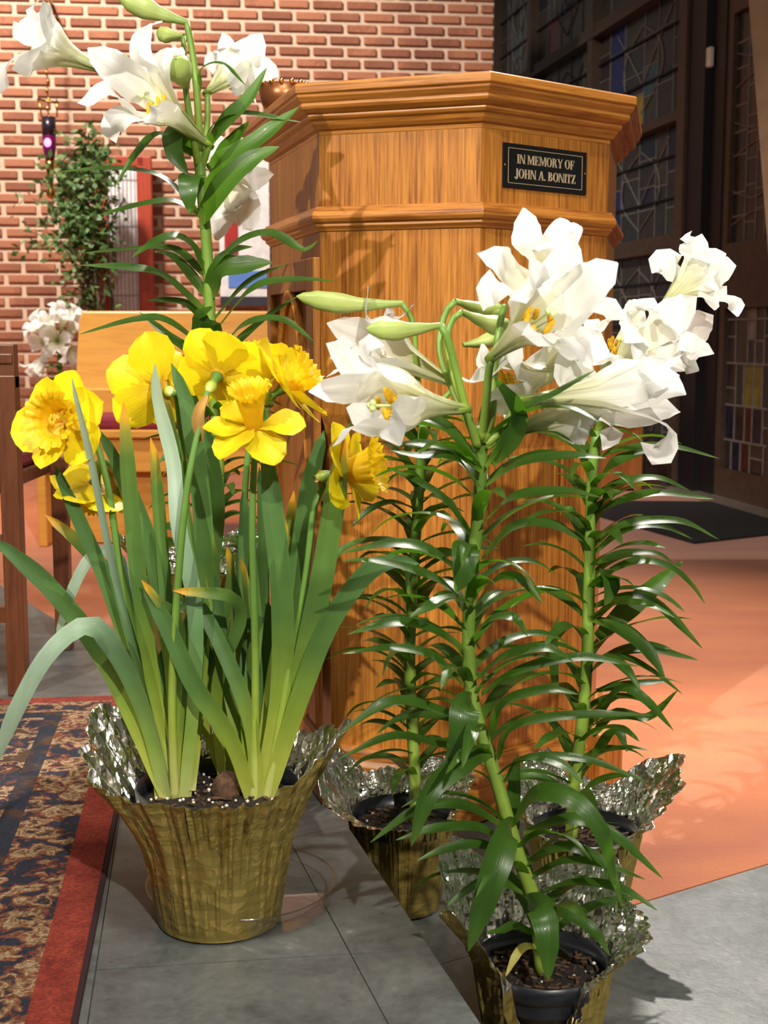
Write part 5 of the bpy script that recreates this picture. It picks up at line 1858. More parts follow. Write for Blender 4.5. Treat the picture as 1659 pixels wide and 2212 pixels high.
dc = onZ(475, 1985, 0.0)
SAUC = 0.0025
do = V((dc.x, dc.y, SAUC))
dl = empty('daffodil_pot', do)
tag(dl, 'pot of yellow daffodils wrapped in crinkled gold foil on clear saucer', 'potted daffodils')
DHR, DRB, DRR = 0.168, 0.072, 0.096
foil_wrap(dl, do, DRB, DRR, DHR, [(270, 0.112, 0.176), (248, 0.116, 0.178), (222, 0.132, 0.180), (198, 0.150, 0.184), (178, 0.158, 0.215), (160, 0.162, 0.25), (140, 0.14, 0.22), (112, 0.118, 0.20),
                                  (70, 0.118, 0.205), (40, 0.132, 0.205), (15, 0.142, 0.226), (355, 0.16, 0.25), (338, 0.14, 0.215), (318, 0.124, 0.19), (295, 0.114, 0.176)], 2, M_SILV, nu=220, nv=64, amp=0.0036, zfl=0.085)
pot_and_soil(dl, DRB, DRR, DHR, DHR - 0.02, 15, perlite=60, bark=70)
ZSOIL = do.z + DHR - 0.02


def dleaf(pts, wpx, mat_=None, dd=0.0, hint=(0, -1, 0.15), twist=0.0, prof=None):
    """strap leaf from photo pixels (x, y, dD) at the daffodil pot's depth"""
    c = [atD(p[0], p[1], DD + dd + (p[2] if len(p) > 2 else 0)) for p in pts]
    c[0].z = min(c[0].z, ZSOIL + 0.01)
    add_leaf(dl, do, c, wpx * DD / FPX * 1.03, hint, mat_ or M_DLEAF, fold=0.22, nseg=26, twist=twist,
             prof=prof or [(0, 0.62), (0.15, 0.8), (0.5, 1.0), (0.85, 0.92), (0.95, 0.62), (0.985, 0.34), (1.0, 0.05)])


# left clump (base around x 370, y 1735)
dleaf([(365, 1735), (300, 1580, 0), (225, 1420, 0), (110, 1270, -0.01), (-10, 1165, -0.02)], 44)
dleaf([(362, 1735), (320, 1560, -0.01), (260, 1420, -0.03), (195, 1352, -0.05), (110, 1410, -0.07), (40, 1530, -0.08), (-15, 1660, -0.08)], 46, M_DLEAFG, hint=(-0.4, -1, 0.6))
dleaf([(385, 1730), (345, 1500, 0.01), (290, 1300, 0.02), (250, 1200, 0.03), (205, 1195, 0.02), (160, 1270, 0.01), (120, 1390, 0.01)], 32, M_DLEAFG, hint=(-0.4, -1, 0.5))
dleaf([(370, 1730), (310, 1500, 0.005), (235, 1270, 0.01), (170, 1120, 0.01), (118, 1005, 0.0)], 34)
dleaf([(375, 1735), (310, 1480, -0.015), (245, 1220, -0.03), (200, 1000, -0.045), (168, 870, -0.05), (155, 815, -0.05)], 26, M_DLEAFG, hint=(-0.8, -1, 0.1))
dleaf([(378, 1735), (335, 1500), (300, 1250, -0.02), (280, 1050, -0.02), (267, 868, -0.02)], 36, M_DLEAFT)
dleaf([(388, 1735), (380, 1500, 0.02), (330, 1200, 0.03), (262, 1020, 0.03), (215, 930, 0.02)], 38)
dleaf([(380, 1735), (370, 1450, 0.02), (350, 1180, 0.03), (335, 1000, 0.03), (325, 945, 0.03)], 30, M_DLEAFT)
dleaf([(372, 1735), (352, 1560, 0.03), (300, 1330, 0.04), (190, 1190, 0.05), (98, 1112, 0.05)], 34, M_DLEAFT)
dleaf([(395, 1735), (420, 1500, -0.01), (420, 1300, -0.01), (385, 1130, 0.0), (375, 1000, 0.02), (340, 860, 0.03), (335, 785, 0.03)], 34, M_DLEAFG)
dleaf([(398, 1735), (430, 1450, 0.03), (440, 1150, 0.04), (410, 900, 0.04), (370, 785, 0.04)], 44)
dleaf([(398, 1730), (415, 1450, 0.01), (410, 1200, 0.03), (372, 950, 0.04), (350, 810, 0.04)], 30, M_DLEAFT)
dleaf([(388, 1735), (395, 1500, 0.0), (380, 1330, -0.02), (352, 1310, -0.03), (306, 1253, -0.035)], 26, M_DLEAFT)
dleaf([(410, 1700), (425, 1450, 0.04), (400, 1220, 0.05), (374, 1118, 0.05)], 30, M_DLEAFT)
dleaf([(415, 1700), (440, 1450, 0.05), (465, 1280, 0.06), (452, 1130, 0.06)], 26, M_DLEAFT)
# middle clump (base around 480, 1690)
dleaf([(485, 1690, 0.05), (440, 1560, 0.04), (390, 1420, 0.03), (360, 1300, 0.03), (340, 1180, 0.04), (333, 1130, 0.04)], 26, M_DLEAFT)
dleaf([(490, 1690, 0.05), (460, 1500, 0.05), (440, 1300, 0.06), (425, 1180, 0.06), (405, 1130, 0.06)], 28, M_DLEAFT)
dleaf([(500, 1690, 0.05), (500, 1500, 0.06), (520, 1300, 0.07), (530, 1150, 0.07), (525, 1060, 0.07)], 34, M_DLEAF)
dleaf([(505, 1690, 0.06), (480, 1400, 0.07), (500, 1250, 0.07), (490, 1180, 0.07)], 26, M_DLEAFT)
dleaf([(500, 1690, 0.06), (540, 1400, 0.08), (520, 1250, 0.08), (518, 1175, 0.08)], 26, M_DLEAFT)
dleaf([(480, 1690, 0.04), (470, 1480, 0.02), (520, 1340, 0.0), (500, 1290, -0.02), (440, 1280, -0.03), (374, 1276, -0.035)], 28, M_DLEAFT)
dleaf([(495, 1690, 0.06), (450, 1350, 0.08), (470, 1080, 0.08), (430, 900, 0.07), (400, 820, 0.07)], 36)
# right clump (base around 550, 1745)
dleaf([(548, 1742), (500, 1600, -0.02), (420, 1480, -0.03), (360, 1350, -0.03), (310, 1262, -0.03)], 40)
dleaf([(555, 1740), (540, 1560, -0.01), (480, 1400), (420, 1300, 0.01), (372, 1330, 0.0)], 34)
dleaf([(560, 1740), (605, 1500, -0.01), (610, 1300, -0.02), (590, 1100, -0.02), (575, 960, -0.01)], 48)
dleaf([(570, 1740), (640, 1500, -0.01), (690, 1280, -0.03), (720, 1100, -0.04), (745, 940, -0.045)], 50, M_DLEAFT)
dleaf([(572, 1740), (650, 1500, -0.02), (710, 1350, -0.03), (790, 1240, -0.04), (850, 1212, -0.05), (905, 1218, -0.05)], 44)
dleaf([(560, 1740), (590, 1500, 0.02), (640, 1250, 0.03), (670, 1050, 0.03), (700, 930, 0.03)], 46)
dleaf([(552, 1742), (545, 1500, 0.01), (560, 1300, 0.02), (570, 1150, 0.02), (560, 1010, 0.02)], 28)
dleaf([(575, 1735), (620, 1480, 0.03), (660, 1280, 0.04), (625, 1180, 0.04), (612, 1110, 0.04)], 20, M_DLEAFT)
dleaf([(565, 1740), (600, 1500, 0.04), (620, 1200, 0.05), (635, 1060, 0.05)], 30, M_DLEAFT)
dleaf([(545, 1742), (530, 1560, 0.0), (545, 1380, 0.02), (530, 1250, 0.03), (520, 1205, 0.03)], 22, M_DLEAFT)
dleaf([(575, 1735), (670, 1400, 0.02), (720, 1210, 0.02), (820, 1165, 0.02), (955, 1198, 0.02)], 22, M_DLEAFT, hint=(0, -0.5, 1))
dleaf([(540, 1742), (515, 1600, 0.01), (490, 1450, 0.03), (470, 1300, 0.04), (455, 1230, 0.04)], 30)
for k in range(7):
    x0 = (345 + 8 * k, 530 + 9 * k)[k % 2]
    x1 = (352 + 14 * k, 520 + 12 * k)[k % 2]
    dleaf([(x0, 1738, 0.01 * (k % 3)), ((x0 + x1) / 2, 1560, 0.02), (x1, 1400 - 20 * k, 0.03 + 0.01 * (k % 2))], 34)


def daffodil(center, A, size, roll, seed, corona_len=0.036, corona_r=0.021, petal_lift=12, neck=None, stem_pts=None, sp=True):
    """flower head with axis A (the way the trumpet points)"""
    A = V(A).normalized()
    r = random.Random(seed)
    C = V(center)
    x = A.cross(V((0, 0, 1)) if abs(A.z) < 0.92 else V((1, 0, 0))).normalized()
    y = A.cross(x)
    mb = MB()
    P = catmull([C - A * 0.034, C - A * 0.022, C - A * 0.01, C - A * 0.001], 10)
    rad = [0.0034, 0.005, 0.0066, 0.007, 0.0062, 0.005, 0.0046, 0.0052, 0.0062, 0.0075]
    mb.tube(P, rad, 12)
    uv = [(0.5, min(1.0, (i // 12) / 9)) for i in range(len(mb.v))]
    fl_ = mobj('flower', mb.v, mb.f, [M_DSTEM], dl, True, uv, org=do)
    for k in range(6):
        a = R(roll + 60 * k + r.uniform(-5, 5))
        d = x * math.cos(a) + y * math.sin(a)
        lift = R(petal_lift + r.uniform(-14, 14) + (6 if k % 2 else -4))
        L = size * r.uniform(0.92, 1.06)
        W = L * r.uniform(0.92, 1.06)
        S_ = A.cross(d).normalized()
        tw = r.uniform(-0.35, 0.35)
        vs, fs, uvs = [], [], []
        m, nw = 14, 8
        curl = r.uniform(-0.25, 0.2)
        for i in range(m + 1):
            u = i / m
            e_ = lift + curl * u
            p = C + d * (0.007 + L * u * math.cos(e_)) + A * (L * u * math.sin(e_) + 0.001 + (0.0015 if k % 2 else 0))
            t = (d * math.cos(e_) + A * math.sin(e_)).normalized()
            nn = S_.cross(t).normalized()
            if nn.dot(A) < 0: nn = -nn
            s2 = (Matrix.Rotation(tw * u, 3, t) @ S_)
            w_ = W / 2 * interp(u, [(0, 0.3), (0.25, 0.72), (0.52, 1.0), (0.78, 0.85), (0.93, 0.45), (1, 0.06)])
            for c in range(nw + 1):
                q = c / nw * 2 - 1
                z = 0.16 * w_ * q * q - 0.0012 * math.exp(-(q * 4) ** 2) + 0.0016 * math.sin(8 * u + 3 * q + seed + k) * abs(q)
                vs.append(p + s2 * (w_ * q) + nn * z)
                uvs.append((c / nw, u))
        for i in range(m):
            for c in range(nw):
                q = i * (nw + 1) + c
                fs.append((q, q + 1, q + nw + 2, q + nw + 1))
        mobj('petal', vs, fs, [M_DPETAL], fl_, True, uvs, org=do)
    # corona
    n, m = 72, 14
    vs, fs, uvs = [], [], []
    for i in range(m + 1):
        u = i / m
        rr = interp(u, [(0, 0.42), (0.2, 0.6), (0.6, 0.78), (0.85, 0.92), (1.0, 1.28)]) * corona_r
        fr = max(0, (u - 0.45) / 0.55)
        for k in range(n):
            a = 2 * math.pi * k / n
            ruf = fr * (0.085 * math.sin(12 * a + seed) + 0.055 * math.sin(23 * a + 1.3 * seed))
            q = rr * (1 + ruf * 0.9)
            z = corona_len * u + fr * fr * 0.0022 * math.sin(24 * a)
            vs.append(C + A * z + (x * math.cos(a) + y * math.sin(a)) * q)
            uvs.append((k / n * 3, u))
    for i in range(m):
        for k in range(n):
            j = (k + 1) % n
            fs.append((i * n + k, i * n + j, (i + 1) * n + j, (i + 1) * n + k))
    fs.append(tuple(range(n - 1, -1, -1)))
    mobj('corona', vs, fs, [M_CORONA], fl_, True, uvs, org=do)
    mb = MB()
    for k in range(6):
        a = 2 * math.pi * k / 6
        e_ = C + A * (corona_len * 0.72) + (x * math.cos(a) + y * math.sin(a)) * 0.004
        mb.tube([C + A * 0.004, e_], 0.0008, 5)
        mb.ball(e_, 0.0016, 0.0016, 0.0035, 6, 4)
    mb.build('stamens', [M_ANTHER], fl_, True, org=do)
    back = C - A * 0.034
    if stem_pts:
        pts = [atD(p[0], p[1], DD + (p[2] if len(p) > 2 else 0)) for p in stem_pts]
        pts[0].z = min(pts[0].z, ZSOIL + 0.01)
        neckp = pts[-1]
        stalk(dl, do, pts + [neckp.lerp(back, 0.6) + V((0, 0, 0.008)), back], 0.0056, 0.0036, M_DSTEM, 'flower_stem', seg=34)
        if sp:
            c = [neckp - V((0, 0, 0.02)), neckp + V((0, -0.006, 0.012)), back + V((0, -0.006, -0.004))]
            add_leaf(dl, do, c, 0.015, (0, -1, 0.3), M_SPATHE, name='spathe', fold=0.7, nseg=8, prof=[(0, 0.5), (0.4, 1), (0.8, 0.7), (1, 0.2)])


def G(x, y, d=0.0): return atD(x, y, DD + d)


daffodil(G(140, 912, -0.01), (-0.42, -0.85, 0.16), 0.058, 20, 1, 0.03, 0.027, 14, stem_pts=[(385, 1735), (330, 1500, 0.01), (265, 1250, 0.02), (235, 1060, 0.02), (205, 945, 0.025)], sp=False)
daffodil(G(205, 1045, 0.05), (-0.25, 0.25, -0.75), 0.05, 40, 2, 0.03, 0.018, 10, stem_pts=[(392, 1735, 0.03), (380, 1400, 0.05), (320, 1150, 0.06), (255, 1060, 0.06)])
daffodil(G(350, 838, 0.06), (-0.3, 0.55, 0.1), 0.06, 15, 3, 0.034, 0.02, 14, stem_pts=[(410, 1700, 0.04), (420, 1400, 0.06), (400, 1050, 0.07), (385, 880, 0.06)], sp=False)
daffodil(G(470, 812, 0.015), (0.2, 0.75, 0.45), 0.056, 50, 4, 0.034, 0.02, 22, stem_pts=[(378, 1735), (372, 1500, -0.02), (385, 1250, -0.03), (405, 1050, -0.03), (432, 915, -0.02)])
daffodil(G(550, 925, -0.045), (-0.08, -0.42, 0.9), 0.05, 5, 5, 0.052, 0.0185, -8, stem_pts=[(548, 1742, 0), (552, 1450, -0.01), (545, 1150, -0.02), (550, 985, -0.02)], sp=False)
daffodil(G(612, 838, 0.04), (0.72, -0.1, 0.5), 0.06, 10, 6, 0.042, 0.024, 8, stem_pts=[(560, 1740, 0.03), (575, 1400, 0.05), (570, 1050, 0.06), (575, 900, 0.05)], sp=False)
daffodil(G(742, 1020, -0.02), (0.85, -0.2, 0.2), 0.054, 25, 7, 0.044, 0.024, 12, stem_pts=[(575, 1735, 0), (625, 1450, -0.01), (660, 1250, -0.01), (678, 1100, -0.01), (700, 1045, 0.0)])
daffodil(G(560, 825, 0.09), (-0.35, 0.3, 0.6), 0.055, 35, 8, 0.04, 0.023, 12, stem_pts=[(540, 1735, 0.05), (520, 1400, 0.08), (530, 1050, 0.09), (550, 900, 0.09)], sp=False)
# bulb neck showing above the soil
mb = MB()
bb = onZ(492, 1715, ZSOIL)
mb.ball(bb + V((0, 0, 0.004)), 0.02, 0.02, 0.024, 14, 9)
bo = mb.build('bulb', [M_BARK], dl, True, org=do)

# clear saucer
sc = onZ(522, 1950, 0.0)
sau = empty('plastic_saucer', (sc.x, sc.y, 0.0))
tag(sau, 'clear round plastic saucer under the gold daffodil pot', 'saucer')
mb = MB()
RS = 0.116
mb.lathe([(0.001, 0.0006), (RS - 0.012, 0.0006), (RS - 0.006, 0.003), (RS - 0.001, 0.026), (RS + 0.003, 0.0285), (RS + 0.003, 0.030), (RS - 0.003, 0.0285), (RS - 0.009, 0.004), (RS - 0.014, 0.0018), (0.001, 0.0018)], n=64)
mb.build('saucer_body', [M_CLEAR], sau, smooth=True)
mb = MB()
P = [(RS * math.cos(2 * math.pi * k / 64), RS * math.sin(2 * math.pi * k / 64), 0.0295) for k in range(65)]
mb.tube(P, 0.0012, 6, cap=False)
mb.build('saucer_rim', [clear_mat('clear_plastic_rim', (0.8, 0.78, 0.76), 0.16, 0.1)], sau, smooth=True)

# ------------------------------------------------------------------ rug
r0, r1 = onZ(255, 1766, 0.0), onZ(169, 2212, 0.0)
rdv = (r1 - r0).normalized()
far = r0 - rdv * ((onZ(245, 1512, 0).y - r0.y) / -rdv.y if rdv.y < 0 else 0)
kk = (onZ(245, 1511, 0).y - r0.y) / rdv.y
far = r0 + rdv * kk
rug = empty('rug', far, math.atan2(rdv.y, rdv.x) + math.pi / 2)   # local -y runs towards the camera, -x to the left
tag(rug, 'oriental rug in navy, rust and cream with a red border', 'rug')
RL, RWD = 2.1, 1.5
HT = 0.009


def rug_part(name, x0, x1, y0, y1, mat_, h=HT):
    mb = MB()
    mb.box(((x0 + x1) / 2, (y0 + y1) / 2, h / 2 + 0.0008), (x1 - x0, y1 - y0, h))
    return mb.build(name, [mat_], rug)


rug_part('binding', -0.006, 0.0, -RL, 0.0, M_RUGE, 0.008)
rug_part('red_border', -0.052, -0.006, -RL, -0.0, M_RUGR)
rug_part('red_border', -RWD, -0.052, -0.035, 0.0, M_RUGR)
rug_part('guard_band', -0.135, -0.052, -RL, -0.035, M_RUGG)
rug_part('guard_band', -RWD, -0.135, -0.10, -0.035, M_RUGG)
rug_part('navy_stripe', -0.165, -0.135, -RL, -0.10, M_RUGN)
rug_part('navy_stripe', -RWD, -0.165, -0.135, -0.10, M_RUGN)
rug_part('field', -RWD, -0.165, -RL, -0.135, M_RUGF)

# ------------------------------------------------------------------ background furniture
# honey-coloured bench
pf = onZ(85, 1182, ZL)
DP = pf.y
bl_ = atD(165, 860, DP + 0.38)
bench = empty('clergy_bench', (pf.x, pf.y, ZL))
tag(bench, 'honey coloured wooden bench with burgundy seat cushion before brick wall', 'bench')
W_ = 1.35
zb1_ = atD(300, 672, DP + 0.45).z - ZL
zb0_ = atD(300, 868, DP + 0.4).z - ZL
xl = atD(160, 750, DP + 0.43).x - pf.x
mb = MB()
n = 10
vs, fs = [], []
for k in range(n + 1):
    u = k / n
    z = zb0_ + (zb1_ - zb0_) * u
    y = 0.40 + 0.06 * u
    xa = xl + 0.02 * u + (0.012 if u > 0.95 else 0)
    vs += [(xa, y, z), (W_, y, z), (W_, y + 0.028, z), (xa, y + 0.028, z)]
for k in range(n):
    for i in range(4):
        j = (i + 1) % 4
        fs.append((k * 4 + i, k * 4 + j, (k + 1) * 4 + j, (k + 1) * 4 + i))
fs += [(3, 2, 1, 0), (n * 4, n * 4 + 1, n * 4 + 2, n * 4 + 3)]
bk = mobj('backrest', vs, fs, [M_PEW], bench, False)
bvm = bk.modifiers.new('bevel', 'BEVEL')
bvm.width, bvm.segments = 0.008, 2
mb = MB()
mb.box(((xl + W_) / 2, 0.395, zb0_ - 0.0), (W_ - xl - 0.01, 0.03, 0.11))
mb.build('back_rail', [M_PEW], bench, bevel=0.004)
zse = atD(300, 925, DP + 0.1).z - ZL
mb = MB()
mb.box((W_ / 2 + 0.02, 0.2, zse - 0.016), (W_ - 0.04, 0.42, 0.032))
mb.build('seat', [M_PEW], bench, bevel=0.005)
mb = MB()
mb.box((W_ / 2 + 0.03, 0.2, zse + 0.025), (W_ - 0.1, 0.36, 0.05))
mb.build('cushion', [M_BURG], bench, bevel=0.015)
mb = MB()
mb.box((W_ / 2 + 0.02, 0.03, zse - 0.10), (W_ - 0.06, 0.025, 0.14))
mb.build('seat_apron', [M_PEW], bench, bevel=0.004)
for xx in (0.015, W_ - 0.02):
    mb = MB()
    mb.prism([(xx - 0.018, 0.0), (xx + 0.018, 0.0), (xx + 0.018, 0.44), (xx - 0.018, 0.44)], 0.0, zse + 0.1)
    mb.build('bench_end', [M_PEW], bench, bevel=0.006)
mb = MB()
mb.box((0.28, 0.1, (zse - 0.17) / 2 + 0.0), (0.5, 0.03, zse - 0.18))
mb.build('kick_board', [M_PEW], bench, bevel=0.003)

# dark chair at the far left
cf = onZ(42, 1500, 0.0)
chair = empty('side_chair', (cf.x, cf.y, 0.0))
tag(chair, 'brown wooden chair with a burgundy seat standing behind the rug', 'chair')
zc1 = atD(18, 740, cf.y).z
mb = MB()
mb.box((0, 0.0, zc1 / 2 - 0.03), (0.036, 0.036, zc1 - 0.062))
mb.build('leg', [M_CHAIR], chair, bevel=0.003)
mb = MB()
mb.box((-0.40, 0.0, zc1 / 2 - 0.03), (0.036, 0.036, zc1 - 0.062))
mb.build('leg', [M_CHAIR], chair, bevel=0.003)
for xx in (0.0, -0.40):
    mb = MB()
    mb.box((xx, 0.38, 0.215), (0.034, 0.034, 0.43))
    mb.build('leg', [M_CHAIR], chair, bevel=0.003)
mb = MB()
mb.box((-0.205, -0.002, zc1 - 0.045), (0.446, 0.03, 0.085))
mb.box((-0.205, -0.006, zc1 - 0.03), (0.44, 0.03, 0.02))
mb.build('top_rail', [M_CHAIR], chair, bevel=0.003)
mb = MB()
mb.box((-0.2, 0.19, 0.41), (0.36, 0.4, 0.03))
mb.build('seat', [M_CHAIR], chair, bevel=0.004)
mb = MB()
mb.box((-0.2, 0.19, 0.445), (0.35, 0.36, 0.04))
mb.build('cushion', [M_BURG], chair, bevel=0.012)
for zz in (0.16, 0.30):
    mb = MB()
    mb.box((-0.2, 0.0, zz), (0.37, 0.02, 0.03))
    mb.build('stretcher', [M_CHAIR], chair)

# pew end beyond the lectern on the right
pe = onZ(1345, 1062, ZL)
DE = pe.y
ce = empty('credence_cabinet', (pe.x, pe.y, ZL))
tag(ce, 'small reddish wooden cabinet behind the right side of the lectern', 'cabinet')
zt_ = atD(1345, 893, DE).z - ZL
x0, x1 = atD(1292, 1000, DE).x - pe.x, atD(1388, 1000, DE).x - pe.x
mb = MB()
mb.box(((x0 + x1) / 2, 0.2, zt_ / 2 + 0.0), (x1 - x0 - 0.03, 0.38, zt_ - 0.03))
mb.build('carcass', [M_PEWD], ce, bevel=0.004)
mb = MB()
mb.box(((x0 + x1) / 2, 0.19, zt_ - 0.008), (x1 - x0, 0.44, 0.022))
mb.build('cabinet_top', [M_PEWD], ce, bevel=0.004)
mb = MB()
mb.box((x1 - 0.022, -0.006, zt_ / 2 - 0.01), (0.035, 0.03, zt_ - 0.022))
mb.build('corner_stile', [M_PEWD], ce, bevel=0.003)
gp = onZ(1378, 1055, ZL)
gs = empty('floor_socket_post', (atD(1382, 1000, DE + 0.5).x, DE + 0.5, ZL))
tag(gs, 'short grey metal post with rounded cap next to the small cabinet', 'post')
hz = atD(1382, 925, DE + 0.5).z - ZL
mb = MB()
mb.box((0, 0, hz / 2), (0.055, 0.055, hz))
mb.build('post', [M_GREYP], gs, bevel=0.01)
mb = MB()
mb.ball((0, 0, hz + 0.012), 0.04, 0.04, 0.03, 14, 8)
mb.build('cap', [M_GREYP], gs, smooth=True)


# wall-side objects: helper to sit things on the brick wall
def wallp(px, py, d):
    r = ray(px, py)
    t = (V((CORN.x, CORN.y, 0)) + bn * d - CAM).dot(bn) / r.dot(bn)
    return CAM + r * t


# sanctuary lamp on a bracket
lb = wallp(105, 262, 0.30)
lamp = empty('sanctuary_lamp', (lb.x, lb.y, wallp(105, 430, 0.30).z))
tag(lamp, 'hanging brass sanctuary lamp with purple glass on the brick wall', 'lamp')
lz = lamp.location.z
LG0, LG1 = wallp(105, 352, 0.30).z - lz, wallp(105, 254, 0.30).z - lz
rl_ = (wallp(121, 300, 0.3) - wallp(91, 300, 0.3)).length / 2
m, nt, b, out = new_mat('purple_glass')
b.inputs['Base Color'].default_value = (0.16, 0.012, 0.1, 1)
b.inputs['Roughness'].default_value = 0.12
b.inputs['Transmission Weight'].default_value = 0.35
M_PURP = m
mb = MB()
mb.lathe([(0.001, LG0), (rl_ * 0.6, LG0), (rl_, LG0 + 0.09), (rl_, LG1), (rl_ - 0.004, LG1), (rl_ - 0.004, LG0 + 0.09), (0.001, LG0 + 0.02)], n=28)
mb.build('glass_cylinder', [M_PURP], lamp, smooth=True)
mb = MB()
mb.lathe([(0.001, LG1 - 0.10), (rl_ * 1.02, LG1 - 0.10), (rl_ * 1.02, LG1 + 0.003), (0.001, LG1 + 0.003)], n=28)
mb.build('glass_collar', [simple('lamp_collar', (0.02, 0.012, 0.02), 0.3)], lamp, smooth=True)
mb = MB()
fz = wallp(105, 310, 0.3).z - lz
mb.ball((0, -rl_ - 0.002, fz), 0.02, 0.008, 0.024, 12, 8)
mb.build('flame', [simple('flame_glow', (1, 0.1, 0.5), 0.5, emit=(1.0, 0.12, 0.6), estr=6)], lamp, smooth=True)
mb = MB()
mb.lathe([(0.001, 0.0), (0.02, 0.01), (0.03, 0.03), (0.012, 0.06), (rl_ * 0.7, LG0 - 0.01), (rl_ * 0.75, LG0 + 0.01), (0.001, LG0 + 0.01)], n=20)
mb.build('brass_cup', [M_BRASS], lamp, smooth=True)
mb = MB()
zc0, zc1_ = LG1, wallp(105, 180, 0.3).z - lz
for k in range(14):
    z = zc0 + (zc1_ - zc0 + 0.5) * k / 14
    mb.ball((0.004 * (-1) ** k, 0, z), 0.009, 0.009, 0.018, 8, 5)
mb.tube([(0, 0, zc0), (0, 0, zc1_ + 0.5)], 0.004, 6)
mb.build('chain', [M_BRASS], lamp, smooth=True)
mb = MB()
mb.tube([(-0.06, 0, zc0 + 0.1), (0.06, 0, zc0 + 0.08)], 0.008, 6)
mb.tube([(-0.05, 0, zc0 + 0.1), (-rl_, 0, zc0)], 0.005, 6)
mb.tube([(0.05, 0, zc0 + 0.1), (rl_ + 0.01, 0, zc0)], 0.005, 6)
mb.build('hanger', [M_BRASS], lamp, smooth=True)
mb = MB()
mb.tube([(0, 0, zc1_ + 0.5), V((0, 0, zc1_ + 0.5)) - bn * 0.298], 0.012, 8)
mb.build('wall_bracket', [M_BRASS], lamp, smooth=True)

# red framed screen with white gridded cloth
sa, sb_ = wallp(222, 665, 0.12), wallp(335, 665, 0.12)
sc0 = onZ(0, 0, 0)
zb_ = ZL
zt_s = wallp(280, 338, 0.12).z
scr = empty('red_framed_screen', ((sa.x + sb_.x) / 2, (sa.y + sb_.y) / 2, ZL), BYAW)
tag(scr, 'tall red wooden frame holding white gridded cloth against brick wall', 'screen')
wS = (sb_ - sa).length
hS = zt_s - ZL
for xx in (-wS / 2, wS / 2 - 0.045):
    mb = MB()
    mb.box((xx, 0, hS / 2), (0.09, 0.06, hS))
    mb.build('frame_post', [M_MAHOG], scr, bevel=0.008)
mb = MB()
mb.box((-0.02, 0, hS - 0.03), (wS - 0.05, 0.06, 0.06))
mb.build('frame_rail', [M_MAHOG], scr, bevel=0.006)
mb = MB()
mb.box((-0.02, 0.0, hS / 2 + 0.02), (wS - 0.09, 0.012, hS - 0.1))
mb.build('white_cloth_panel', [M_CLOTHW], scr)
mb = MB()
gm = simple('grid_line_grey', (0.42, 0.36, 0.4), 0.7)
for k in range(1, 9):
    x = -wS / 2 + 0.02 + (wS - 0.1) * k / 9
    mb.box((x, -0.009, hS / 2), (0.006, 0.004, hS - 0.12))
for k in range(1, 14):
    mb.box((-0.02, -0.009, hS * k / 14), (wS - 0.1, 0.004, 0.006))
mb.build('grid_line', [gm], scr)

# white banner with red stripe
ba, bb_ = wallp(440, 660, 0.05), wallp(548, 660, 0.05)
ban = empty('wall_banner', ((ba.x + bb_.x) / 2, (ba.y + bb_.y) / 2, ba.z), BYAW)
tag(ban, 'white banner with a red upright and blue patch on the brick wall', 'banner')
wB = (bb_ - ba).length
hB = wallp(490, 330, 0.05).z - ba.z


def ban_part(nm, x0, x1, z0, z1_, mat_, y=0.0):
    q = MB()
    q.box(((x0 + x1) / 2, y, (z0 + z1_) / 2), (x1 - x0, 0.006, z1_ - z0))
    return q.build(nm, [mat_], ban)


ban_part('banner_cloth', -0.05, wB / 2 + 0.1, 0, hB, M_CLOTHW)
ban_part('red_upright', -0.02, 0.06, hB * 0.34, hB * 0.62, M_CLOTHR, -0.007)
ban_part('blue_patch', 0.0, wB / 2 + 0.1, hB * 0.12, hB * 0.23, M_CLOTHB, -0.007)
ban_part('charcoal_band', -0.05, wB / 2 + 0.1, 0.0, hB * 0.06, M_CLOTHK, -0.007)

# ficus tree in front of the wall
fc = wallp(215, 640, 0.55)
fic = empty('ficus_tree', (fc.x, fc.y, ZL))
tag(fic, 'leafy potted ficus tree with loose branches before the red frame', 'tree')
fo = V((fc.x, fc.y, ZL))
mb = MB()
mb.lathe([(0.001, 0.001), (0.12, 0.001), (0.16, 0.26), (0.17, 0.3), (0.155, 0.3), (0.145, 0.26), (0.001, 0.25)], n=28)
mb.build('planter', [M_TRUNK], fic, smooth=True)
rf = random.Random(5)
for k in range(5):
    mb = MB()
    mb.tube(catmull([(rf.uniform(-0.05, 0.05), rf.uniform(-0.05, 0.05), 0.25), (rf.uniform(-0.08, 0.08), rf.uniform(-0.05, 0.05), 0.7), (rf.uniform(-0.12, 0.1), rf.uniform(-0.05, 0.05), 1.15),
                     (rf.uniform(-0.2, 0.15), rf.uniform(-0.08, 0.08), 1.6)], 14), [0.016 - 0.0008 * i for i in range(14)], 7)
    mb.build('trunk', [M_TRUNK], fic, smooth=True)
ends = [(150, 300), (235, 300), (95, 400), (60, 500), (110, 520), (70, 430), (200, 420), (230, 450), (180, 480), (225, 500), (160, 380), (200, 360), (235, 370),
        (140, 460), (210, 540), (160, 560), (215, 570), (235, 340), (130, 350), (230, 400), (190, 520), (150, 620), (190, 650), (215, 640), (240, 650), (175, 430), (220, 480), (240, 330)]
lm = MB()
luv = []
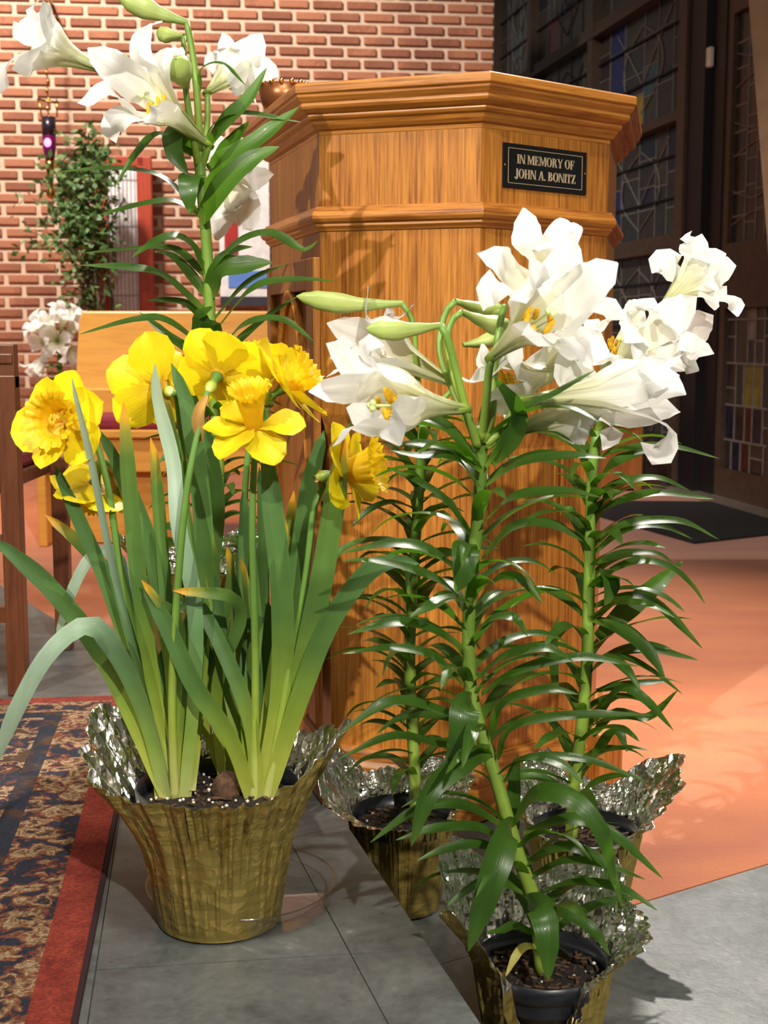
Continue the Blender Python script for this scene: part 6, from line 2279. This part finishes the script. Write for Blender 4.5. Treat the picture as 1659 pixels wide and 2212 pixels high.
for (ex, ey) in ends:
    ex -= 24 if ex > 150 else 0
    e_ = wallp(ex, ey, 0.55 + rf.uniform(-0.12, 0.12)) - fo
    st = V((rf.uniform(-0.05, 0.02), rf.uniform(-0.05, 0.05), max(0.5, e_.z - rf.uniform(0.1, 0.35))))
    mb = MB()
    P = catmull([st, st.lerp(e_, 0.5) + V((0, 0, 0.06)), e_], 10)
    mb.tube(P, [0.006 - 0.0004 * i for i in range(10)], 5)
    mb.build('branch', [M_TRUNK], fic)
    dens = 110 if abs(ex - 200) < 75 and 330 < ey < 560 else 42
    for q in range(dens):
        c = P[rf.randrange(4, 10)] + V((rf.gauss(0, 0.06), rf.gauss(0, 0.06), rf.gauss(0, 0.06)))
        d1 = V((rf.uniform(-1, 1), rf.uniform(-1, 1), rf.uniform(-1, 0.4))).normalized()
        d2 = d1.cross(V((rf.uniform(-1, 1), rf.uniform(-1, 1), rf.uniform(-1, 1)))).normalized()
        L = rf.uniform(0.035, 0.065)
        lm.add([c, c + d1 * L * 0.5 + d2 * L * 0.24, c + d1 * L, c + d1 * L * 0.5 - d2 * L * 0.24], [(0, 1, 2, 3)])
        uu = rf.random()
        luv += [(0.2, uu), (0.5, uu), (0.8, uu), (0.5, uu)]
fo_ = mobj('foliage', lm.v, lm.f, [M_BLADE], fic, False, luv)
fo_['kind'] = 'stuff'

# distant lily by the bench
DBL = DP + 0.75
bpt = atD(128, 820, DBL)
bo2 = V((bpt.x, bpt.y, ZL))
bl2 = empty('easter_lily', bo2)
tag(bl2, 'distant small Easter lily with clustered white blooms beside the honey bench', 'potted lily', 'potted Easter lilies')
foil_wrap(bl2, bo2, RB, RR, HR, [(0, 0.1, 0.18), (120, 0.1, 0.19), (240, 0.1, 0.18)], 4, M_SILV, nu=60, nv=16)
pot_and_soil(bl2, RB, RR, HR, HR - 0.02, 18, 2, 4)
bst = [bo2 + V((0, 0, HR - 0.02)), F(130, 900, DBL), F(130, 800, DBL), F(128, 740, DBL)]
stalk(bl2, bo2, bst, 0.012, 0.01, M_STEM, seg=16)
auto_leaves(bl2, bo2, bst, 46, 0.1, 0.98, 0.12, 0.02, 44, M_LEAF, e0=(20, 60))
rb2 = random.Random(3)
for k, (x, y, fx, fy) in enumerate([(75, 700, -1, 0.2), (90, 745, -0.8, -0.3), (75, 800, -0.7, -0.7), (140, 675, 0.1, 0.9), (168, 690, 0.8, 0.5), (158, 760, 0.8, -0.4), (120, 735, -0.2, -0.2), (105, 690, -0.4, 0.4)]):
    b0_ = F(128 + fx * 8, 735 - fy * 8, DBL)
    m0 = F(x, y, DBL - 0.06)
    A = (m0 - b0_).normalized()
    xx = A.cross(V((0, 0.2, 1))).normalized()
    yy = A.cross(xx)
    tips = []
    for q in range(6):
        a = q * math.pi / 3 + rb2.random()
        dv = xx * math.cos(a) + yy * math.sin(a)
        tips.append([m0 + dv * 0.055 + A * 0.02, m0 + dv * 0.085 + A * 0.01])
    lily_flower(bl2, bo2, b0_, m0, tips, rim=0.032, pw=0.05, seed=60 + k, stamens=False, seg=10)
